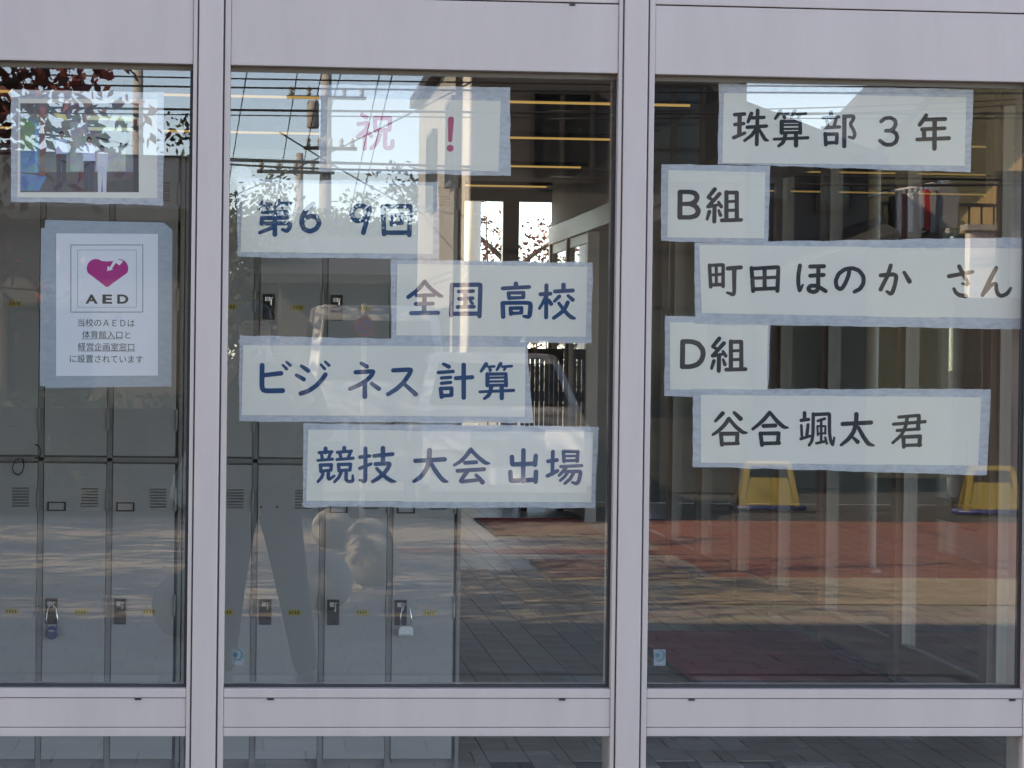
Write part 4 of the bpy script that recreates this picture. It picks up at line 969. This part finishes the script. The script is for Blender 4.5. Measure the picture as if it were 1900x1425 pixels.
one('air_conditioner', WHITEP, hA, (xa-.32, xa-.02, -28.9, -28.1, .2, .8))
# grey siding house (right pane)
hB = thing('town_house', (6.0, -27, 0), 'low grey siding house with a sloping roof between dark house and tan house', 'house')
m = MB(); m.hexa([(5.3, -27.4, 0), (6.85, -27.4, 0), (6.85, -25.2, 0), (5.3, -25.2, 0)], [(5.3, -27.4, 4.2), (6.85, -27.4, 3.65), (6.85, -25.2, 3.65), (5.3, -25.2, 4.2)]); m.build('wall', WD, hB)
m = MB(); m.hexa([(5.27, -24.8, 4.215), (7.0, -24.8, 3.60), (7.0, -27.6, 3.60), (5.27, -27.6, 4.215)], [(5.27, -24.8, 4.34), (7.0, -24.8, 3.725), (7.0, -27.6, 3.725), (5.27, -27.6, 4.34)]); m.build('roof_slope', ROOFT, hB)
m = MB(); m.hexa([(5.3, -24.0, 2.2), (6.95, -24.0, 2.75), (6.95, -25.19, 2.95), (5.3, -25.19, 2.4)], [(5.3, -24.0, 2.3), (6.95, -24.0, 2.85), (6.95, -25.19, 3.05), (5.3, -25.19, 2.5)]); m.build('porch_roof', ROOFT, hB)
window_unit(hB, 'y', -25.2, 5.5, 6.0, 3.2, 3.75, 1, DKFR, 0); window_unit(hB, 'y', -25.2, 6.25, 6.7, 3.1, 3.5, 1, DKFR, 0); window_unit(hB, 'y', -25.2, 5.6, 6.6, .9, 1.9, 1, DKFR)
# tan house with the balcony and washing
hC = thing('town_house', (10.5, -31, 0), 'tan rendered gabled house with a balcony of washing', 'house')
xc0 = mir(at(1612, 380, 28)).x; xc1 = xc0+4.6
one('wall', WC, hC, (xc0, xc1, -34, -28.0, 0, 3.9)); gable(hC, xc0, xc1, -34, -28.0, 3.9, 6.3, ROOFT, .45, 'y', WC)
window_unit(hC, 'y', -28.0, xc0+.35, xc0+1.0, 2.75, 3.6, 1, WHITEP, 1); window_unit(hC, 'y', -28.0, xc0+1.6, xc0+3.0, 2.7, 3.8, 1, DKFR, 1); window_unit(hC, 'y', -28.0, xc0+1.2, xc0+2.8, .6, 2.0, 1, DKFR, 1)
zb_ = at(1680, 432, 27).z
one('balcony_floor', DKFR, hC, (xc0-.1, xc0+1.6, -27.99, -26.9, zb_-.10, zb_))
for k in range(12): one('balcony_bar', DKFR, hC, (xc0-.08+.15*k, xc0-.06+.15*k, -26.93, -26.91, zb_, zb_+.32))
one('balcony_rail', DKFR, hC, (xc0-.1, xc0+1.65, -26.95, -26.89, zb_+.32, zb_+.36))
# washing on a pole: each garment a thing
zpole = at(1690, 352, 26.8).z; xw0 = mir(at(1600, 360, 26.8)).x; xw1 = mir(at(1762, 360, 26.8)).x
t = thing('laundry_pole', (xw0, -26.8, zpole), 'pale laundry pole over the balcony of the tan house', 'pole')
m = MB(); m.tube([(xw0, -26.8, zpole-.1), (xw1, -26.8, zpole+.12)], .018, 8); m.build('rod', WHITEP, t, smooth=True)
one('bracket', DKFR, t, (xw0+.3, xw0+.34, -27.95, -26.76, zpole-.05, zpole+.0)); one('bracket', DKFR, t, (xw1-.2, xw1-.16, -27.95, -26.76, zpole+.1, zpole+.14))
GC = [((.02, .02, .025), 'black'), ((.7, .68, .7), 'white'), ((.16, .03, .05), 'maroon'), ((.60, .60, .66), 'pale grey'), ((.10, .10, .16), 'navy'), ((.5, .42, .46), 'dusty pink'), ((.45, .03, .03), 'red'), ((.28, .28, .30), 'mid grey'), ((.33, .33, .35), 'charcoal striped'), ((.24, .24, .25), 'plain grey')]
for k, (cc, nm) in enumerate(GC):
    x = xw0+.36+.066*k+(.05 if k > 7 else 0); zt2 = zpole-.1+.22*(x-xw0)/(xw1-xw0)-.06; L = .44+.1*((k*7) % 5)/5; wd = .05 if k < 8 else .21
    if k == 8: wd = .17
    t = thing('hung_garment', (x, -26.8, zt2-L), nm+' garment on a hanger over the balcony', 'clothing', 'washing hung over the balcony')
    gm = mat('cloth_'+nm.replace(' ', '_'), cc, .9)
    m = MB(); yy = -26.78+.006*k
    o_ = [(x-wd*.35, zt2), (x+wd*.35, zt2), (x+wd*.85, zt2-.12), (x+wd*.62, zt2-.18), (x+wd*.58, zt2-L), (x-wd*.58, zt2-L), (x-wd*.62, zt2-.18), (x-wd*.85, zt2-.12)]
    m.prism([Vector((a, yy-.08 if k < 8 else yy, b)) for a, b in o_], (0, .16 if k < 8 else .03, 0)); m.build('cloth', gm, t)
    m = MB(); m.tube([(x-wd*.3, yy+.01, zt2+.005), (x, yy+.01, zt2+.035), (x, yy+.01, zt2+.07), (x+wd*.3, yy+.01, zt2+.006)], .004, 5); m.build('hanger', WHITEP, t)
# white block building at the right
hD = thing('block_wall', (9.5, -21, 0), 'white block wall with a dark gate post behind the added shade boards', 'wall')
xd0 = mir(at(1800, 500, 20.8)).x; zD = at(1850, 428, 20.8).z
one('wall', WF, hD, (xd0, xd0+3.6, -21.0, -20.8, 0, zD)); one('coping', CONC, hD, (xd0-.04, xd0+3.65, -21.04, -20.76, zD, zD+.06))
one('gate_post', DKFR, hD, (xd0+.25, xd0+.36, -20.79, -20.66, 0, zD+.4))
hG = thing('shade_boards', (9, -20.4, 0), 'dark brown boards standing for the shade low on the white block wall', 'shade boards')  # dark boards added in place of the shade on the wall's lower part
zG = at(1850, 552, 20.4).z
for k in range(26): one('shade_board', WOODD, hG, (xd0-.25+.152*k, xd0-.25+.152*k+.148, -20.43, -20.40, .05, zG-.004*((k*5) % 3)))
for z in (.4, zG-.3): one('shade_board_rail', WOODD, hG, (xd0-.25, xd0+3.7, -20.47, -20.431, z-.04, z+.04))
# brown building behind the hedge (left pane)
hE = thing('town_house', (-8, -30, 0), 'long low brown house behind the clipped hedge', 'house')
zE = at(200, 395, 27).z
one('wall', WE, hE, (-14, mir(at(335, 400, 27)).x, -33, -27, 0, zE)); gable(hE, -14, mir(at(335, 400, 27)).x, -33, -27, zE, zE+.75, ROOFT, .4, 'x', WE)
for k in range(3): window_unit(hE, 'y', -27, -5.8+1.45*k, -4.9+1.45*k, .9, 2.0, 1, DKFR)
hF = thing('town_house', (2, -40, 0), 'small brown far house under the power lines', 'house')
one('wall', WE, hF, (.4, 3.2, -46, -38, 0, 2.6)); gable(hF, .4, 3.2, -46, -38, 2.6, 3.3, ROOFT, .35, 'x', WE); window_unit(hF, 'y', -38, .9, 1.9, 1.0, 2.0, 1, DKFR)
# road sign
g = mir(at(676, 606, 18.0))
t = thing('round_road_sign', (g.x, g.y, 0), 'round red rimmed no parking sign on a thin pole', 'road sign')
m = MB(); m.lathe([(.025, -.01), (.025, g.z+.2)], (g.x, g.y-.03, 0), 10); m.build('pole', CONC, t)
m = MB(); m.lathe([(.085, 0), (.085, .01)], (g.x, g.y, g.z), 28, 'y'); m.build('disc', mat('sign_red', (.5, .02, .02), .5), t)
m = MB(); m.lathe([(.064, .0102), (.064, .014)], (g.x, g.y, g.z), 28, 'y'); m.build('face', mat('sign_blue', (.02, .06, .3), .5), t)
m = MB(); a_ = .042; m.prism([Vector((g.x-a_-.008, g.y+.0142, g.z+a_-.008)), Vector((g.x-a_+.008, g.y+.0142, g.z+a_+.008)), Vector((g.x+a_+.008, g.y+.0142, g.z-a_+.008)), Vector((g.x+a_-.008, g.y+.0142, g.z-a_-.008))], (0, .003, 0)); m.build('slash', MATS['sign_red'], t)

# ---- parked vehicles (long axis along x, near side faces the window)
def vehicle(name, cat, lab, x0, y0, L, Wd, prof, roof_in, wheels, paint, glass, ws, gr=.28):
    t = thing(name, (x0+L/2, y0-Wd/2, 0), lab, cat)
    N = len(prof); m = MB()
    secs = [(0.0, .06), (.06, .0), (.5, .0), (.94, .0), (1.0, .06)]
    for f, ins in secs:
        for (u, z) in prof:
            tum = max(0, (z-.95))*roof_in*(1 if f < .5 else -1)*(0 if f == .5 else 1)
            uu = u+(ins*(1 if u < L/2 else -1))
            m.v.append((x0+uu, y0-Wd*f-tum, z-(ins*.3 if z > 1 else 0)))
    S = len(secs)
    for s_ in range(S-1):
        for i in range(N):
            j = (i+1) % N; m.f.append((s_*N+i, s_*N+j, (s_+1)*N+j, (s_+1)*N+i)); m.c.append(None)
    m.f.append(tuple(range(N-1, -1, -1))); m.f.append(tuple((S-1)*N+i for i in range(N))); m.c += [None, None]
    body = m.build('body', paint, t, bevel=.02, smooth=False)
    for gpts in glass:
        for side in (0, 1):
            yb = lambda z: (y0+.004-max(0, (z-.95))*roof_in) if side == 0 else (y0-Wd-.004+max(0, (z-.95))*roof_in)
            m = MB(); m.prism([Vector((x0+u, yb(z), z)) for u, z in gpts], (0, .008 if side == 0 else -.008, 0)); m.build('side_window', CARG, t)
    ua, za, ub, zb2 = ws; m = MB(); tq = lambda z: max(0, z-.95)*roof_in+.10; nx, nz = -(zb2-za), (ub-ua); nl = math.hypot(nx, nz); nx, nz = nx/nl*.012, nz/nl*.012
    m.prism([Vector((x0+ua+nx, y0-tq(za), za+nz)), Vector((x0+ua+nx, y0-Wd+tq(za), za+nz)), Vector((x0+ub+nx, y0-Wd+tq(zb2), zb2+nz)), Vector((x0+ub+nx, y0-tq(zb2), zb2+nz))], (nx, 0, nz)); m.build('windscreen', CARG, t)
    one('number_plate', WHITEP, t, (x0-.055, x0-.042, y0-Wd/2-.16, y0-Wd/2+.16, .32, .47))
    for u in wheels:
        for side in (0, 1):
            yc = y0-.10 if side == 0 else y0-Wd+.10; sg = 1 if side == 0 else -1
            m = MB(); m.lathe([(gr*.62, -.10), (gr*.98, -.09), (gr, -.05), (gr, .07), (gr*.96, .10), (gr*.62, .105)], (x0+u, yc, gr-.012), 26, 'y'); wv = m.build('wheel', TYRE, t, smooth=False)
            m = MB(); m.lathe([(gr*.60, .0), (gr*.58, .115*sg), (gr*.2, .12*sg)], (x0+u, yc, gr-.012), 20, 'y'); m.build('rim', CHROME, wv)
    one('headlight', LIGHTW, t, (x0-.012, x0+.10, y0-.42, y0-.08, .62, .80)); one('headlight', LIGHTW, t, (x0-.012, x0+.10, y0-Wd+.08, y0-Wd+.42, .62, .80))
    one('tail_light', TAILR, t, (x0+L-.08, x0+L+.012, y0-.22, y0-.06, .75, 1.05)); one('tail_light', TAILR, t, (x0+L-.08, x0+L+.012, y0-Wd+.06, y0-Wd+.22, .75, 1.05))
    one('door_handle', CHROME, t, (x0+L*.52, x0+L*.52+.16, y0+.001, y0+.02, .92, .95)); one('bumper', paint, t, (x0-.04, x0+.06, y0-Wd+.06, y0-.06, .25, .5), bevel=.015)
    return t
def park(t, x, yfront, L): t.rotation_euler.z = R(-90); t.location = (x, yfront-L/2, 0)
xv = mir(at(704, 540, 20.6)).x
park(vehicle('parked_van', 'van', 'pale grey boxy parked van beside the dark fronted house', -1.68, .74, 3.35, 1.40,
    [(0, .3), (0, .95), (.12, 1.15), (.42, 1.82), (.6, 1.92), (3.2, 1.94), (3.34, 1.8), (3.35, .3)], .12, (.55, 2.75), CARV,
    [[(.34, 1.16), (.58, 1.72), (1.25, 1.76), (1.25, 1.16)], [(1.33, 1.16), (1.33, 1.76), (2.2, 1.77), (2.2, 1.16)], [(2.28, 1.16), (2.28, 1.77), (3.1, 1.76), (3.2, 1.16)]], (.145, 1.20, .40, 1.76)), xv, -20.6, 3.35)
xv = mir(at(945, 640, 18.6)).x
park(vehicle('parked_car', 'car', 'silver parked hatchback facing the window beside the van', -1.75, .75, 3.5, 1.5,
    [(0, .3), (0, .72), (.15, .84), (.85, .95), (1.35, 1.38), (1.6, 1.47), (2.9, 1.48), (3.3, 1.1), (3.48, .95), (3.5, .3)], .3, (.6, 2.85), CARS,
    [[(1.05, .98), (1.45, 1.36), (2.05, 1.40), (2.05, .98)], [(2.12, .98), (2.12, 1.40), (2.75, 1.39), (3.05, 1.02)]], (.90, .99, 1.33, 1.36)), xv, -18.6, 3.5)

# ================================================================== THE PHOTOGRAPHER
def skin(name, pts, edges, root, material, parent, sub=2):
    me = bpy.data.meshes.new(name); me.from_pydata([p[:3] for p in pts], edges, []); o = link(name, me, parent)
    md = o.modifiers.new('skin', 'SKIN'); md.use_smooth_shade = True
    ss = o.modifiers.new('smooth', 'SUBSURF'); ss.levels = sub; ss.render_levels = sub
    sv = me.skin_vertices[0].data
    for i, p in enumerate(pts):
        rx = p[3]; ry = p[4] if len(p) > 4 else p[3]; sv[i].radius = (rx, ry); sv[i].use_root = (i == root)
    me.materials.append(material)
    return o
PX, PY = .02, -6.12
per = thing('person', (PX, PY, 0), 'person in dark jacket and trousers raising a compact camera to the face', 'person')
def q3(x, y, z, *r): return (PX+x, PY+y, z, *r)
# body: one continuous figure, 1.66 m tall, feet apart, arms raised to the camera
LH, RH = (-.075, .235, 1.43), (.085, .235, 1.43)
bp = [q3(.0, 0, .90, .10, .08), q3(0, 0, 1.05, .11, .085), q3(0, .0, 1.22, .145, .10), q3(0, .0, 1.36, .10, .075), q3(-.01, .025, 1.44, .05, .05), q3(-.02, .06, 1.53, .072, .085), q3(-.02, .06, 1.60, .072, .088),
      q3(-.19, 0, 1.33, .055), q3(-.27, .06, 1.10, .042), q3(-.19, .19, 1.27, .034), q3(LH[0]-.02, LH[1]-.01, LH[2]-.03, .026),
      q3(.19, 0, 1.33, .055), q3(.27, .06, 1.10, .042), q3(.19, .19, 1.27, .034), q3(RH[0]+.02, RH[1]-.01, RH[2]-.03, .026),
      q3(-.09, 0, .82, .085), q3(-.12, .03, .47, .058), q3(-.14, .0, .10, .036), q3(-.145, .06, .04, .02, .02),
      q3(.09, 0, .82, .085), q3(.15, .04, .47, .058), q3(.22, .02, .10, .036), q3(.235, .08, .04, .02, .02)]
be = [(0, 1), (1, 2), (2, 3), (3, 4), (4, 5), (5, 6), (3, 7), (7, 8), (8, 9), (9, 10), (3, 11), (11, 12), (12, 13), (13, 14), (0, 15), (15, 16), (16, 17), (17, 18), (0, 19), (19, 20), (20, 21), (21, 22)]
body = skin('body', bp, be, 0, SKIN, per)
jk = [q3(0, 0, .76, .165, .135), q3(0, 0, 1.05, .15, .118), q3(0, 0, 1.22, .168, .122), q3(0, 0, 1.37, .12, .095), q3(0, .012, 1.41, .068, .068),
      q3(-.19, 0, 1.335, .07), q3(-.275, .06, 1.09, .058), q3(-.20, .18, 1.255, .046),
      q3(.19, 0, 1.335, .07), q3(.275, .06, 1.09, .058), q3(.20, .18, 1.255, .046)]
skin('jacket', jk, [(0, 1), (1, 2), (2, 3), (3, 4), (3, 5), (5, 6), (6, 7), (3, 8), (8, 9), (9, 10)], 0, JACKET, per)
tp = [q3(0, 0, 1.0, .15, .125), q3(-.09, 0, .80, .105), q3(-.12, .03, .47, .08), q3(-.14, .0, .075, .055), q3(.09, 0, .80, .10), q3(.15, .04, .47, .075), q3(.22, .02, .075, .055)]
skin('trousers', tp, [(0, 1), (1, 2), (2, 3), (0, 4), (4, 5), (5, 6)], 0, TROUS, per)
for sx, x, y in ((-1, -.14, .0), (1, .22, .02)):
    skin('shoe', [q3(x, y-.06, .055, .055, .055), q3(x+.01*sx, y+.07, .05, .058, .05), q3(x+.03*sx, y+.21, .038, .05, .036)], [(0, 1), (1, 2)], 0, SHOE, per)
hr = skin('hair', [q3(-.02, .03, 1.545, .082, .07), q3(-.02, .035, 1.62, .082, .088), q3(-.02, .05, 1.655, .06, .07)], [(0, 1), (1, 2)], 0, HAIR, per)
for sx in (-1, 1):
    skin('ear', [q3(-.02+.078*sx, .06, 1.54, .012, .02), q3(-.02+.082*sx, .055, 1.57, .010, .018)], [(0, 1)], 0, SKIN, per, 1)
    one('eye', BLACK, per, (PX-.02+.032*sx-.014, PX-.02+.032*sx+.014, PY+.140, PY+.146, 1.563, 1.572))
skin('nose', [q3(-.02, .138, 1.57, .009, .009), q3(-.02, .155, 1.535, .013, .013)], [(0, 1)], 0, SKIN, per, 1)
one('mouth', mat('lip', (.32, .10, .08), .5), per, (PX-.045, PX+.005, PY+.134, PY+.141, 1.498, 1.505))
m = MB()
for sx in (-1, 1): m.tube([(PX-.02+.033*sx+.024*math.cos(k*.524), PY+.158, 1.567+.019*math.sin(k*.524)) for k in range(13)], .0022, 6)
m.tube([(PX-.029, PY+.158, 1.568), (PX-.011, PY+.158, 1.568)], .0022, 6); m.build('glasses', DKFR, per)
# hands: palm and five fingers closed on the camera
for sx, hx in ((-1, LH), (1, RH)):
    c = Vector(hx)
    pts = [q3(c.x+.022*sx, c.y-.015, c.z-.035, .026, .016), q3(c.x+.012*sx, c.y, c.z-.005, .034, .015)]; ed = [(0, 1)]
    for k in range(4):
        z = c.z+.026-.017*k; b = len(pts); ln = (.92, 1.0, .95, .75)[k]
        pts += [q3(c.x+.008*sx, c.y+.018, z, .0088), q3(c.x+.004*sx, c.y+.042*ln, z+.002, .0082), q3(c.x-.022*sx*ln, c.y+.052*ln, z+.003, .0075)]
        ed += [(1, b), (b, b+1), (b+1, b+2)]
    b = len(pts); pts += [q3(c.x-.004*sx, c.y-.012, c.z-.022, .011), q3(c.x-.026*sx, c.y-.010, c.z-.026, .0095), q3(c.x-.045*sx, c.y-.004, c.z-.022, .008)]; ed += [(1, b), (b, b+1), (b+1, b+2)]
    skin('hand', pts, ed, 1, SKIN, per, 1)
# compact camera, just behind the picture's point of view
cz_ = 1.45; yc = -5.845
t = thing('compact_camera', (0, yc, cz_-.035), 'small silver compact camera held up in both hands', 'camera')
one('body', CARS, t, (-.052, .052, yc-.03, yc-.006, cz_-.032, cz_+.03), bevel=.006)
m = MB(); m.lathe([(.026, -.006), (.026, .006), (.022, .008), (.022, .018)], (0, yc, cz_), 26, 'y'); m.build('lens_barrel', CHROME, t)
m = MB(); m.lathe([(.016, .0182), (.015, .0195)], (0, yc, cz_), 24, 'y'); m.build('lens_glass', CARG, t)
one('flash', LIGHTW, t, (.03, .045, yc-.0058, yc-.003, cz_+.016, cz_+.025)); one('shutter_button', CHROME, t, (-.04, -.028, yc-.022, yc-.012, cz_+.0302, cz_+.034))
# white carrier bag hung on the forearm
b1 = mir(at(352, 832, 5.95)); b2 = mir(at(336, 905, 5.95))
t = thing('carrier_bag', (b2.x, -5.98, b2.z-.1), 'crumpled white carrier bag hanging from the photographer\'s elbow', 'bag')
m = MB(); hxp = (PX-.27, PY+.06, 1.06)
m.tube([hxp, (b1.x, -5.98, b1.z), (b2.x-.015, -5.97, b2.z+.04)], [.012, .010, .016], 6); m.tube([hxp, (b1.x+.03, -6.0, b1.z-.02), (b2.x+.025, -6.0, b2.z+.04)], [.012, .010, .016], 6); m.build('handle', BAGW, t, smooth=True)
bm = bmesh.new(); bmesh.ops.create_icosphere(bm, subdivisions=3, radius=1.)
for v in bm.verts:
    n = math.sin(9*v.co.x+4*v.co.z)*.08+math.sin(13*v.co.y+5*v.co.x)*.07+math.sin(11*v.co.z)*.05; k = 1+n
    wz = .6+.4*(-v.co.z*.5+.5)
    v.co = Vector((b2.x+v.co.x*.055*k*wz, -5.985+v.co.y*.04*k*wz, b2.z+v.co.z*.075*k))
me = bpy.data.meshes.new('sack'); bm.to_mesh(me); bm.free(); me.materials.append(BAGW); link('sack', me, t)
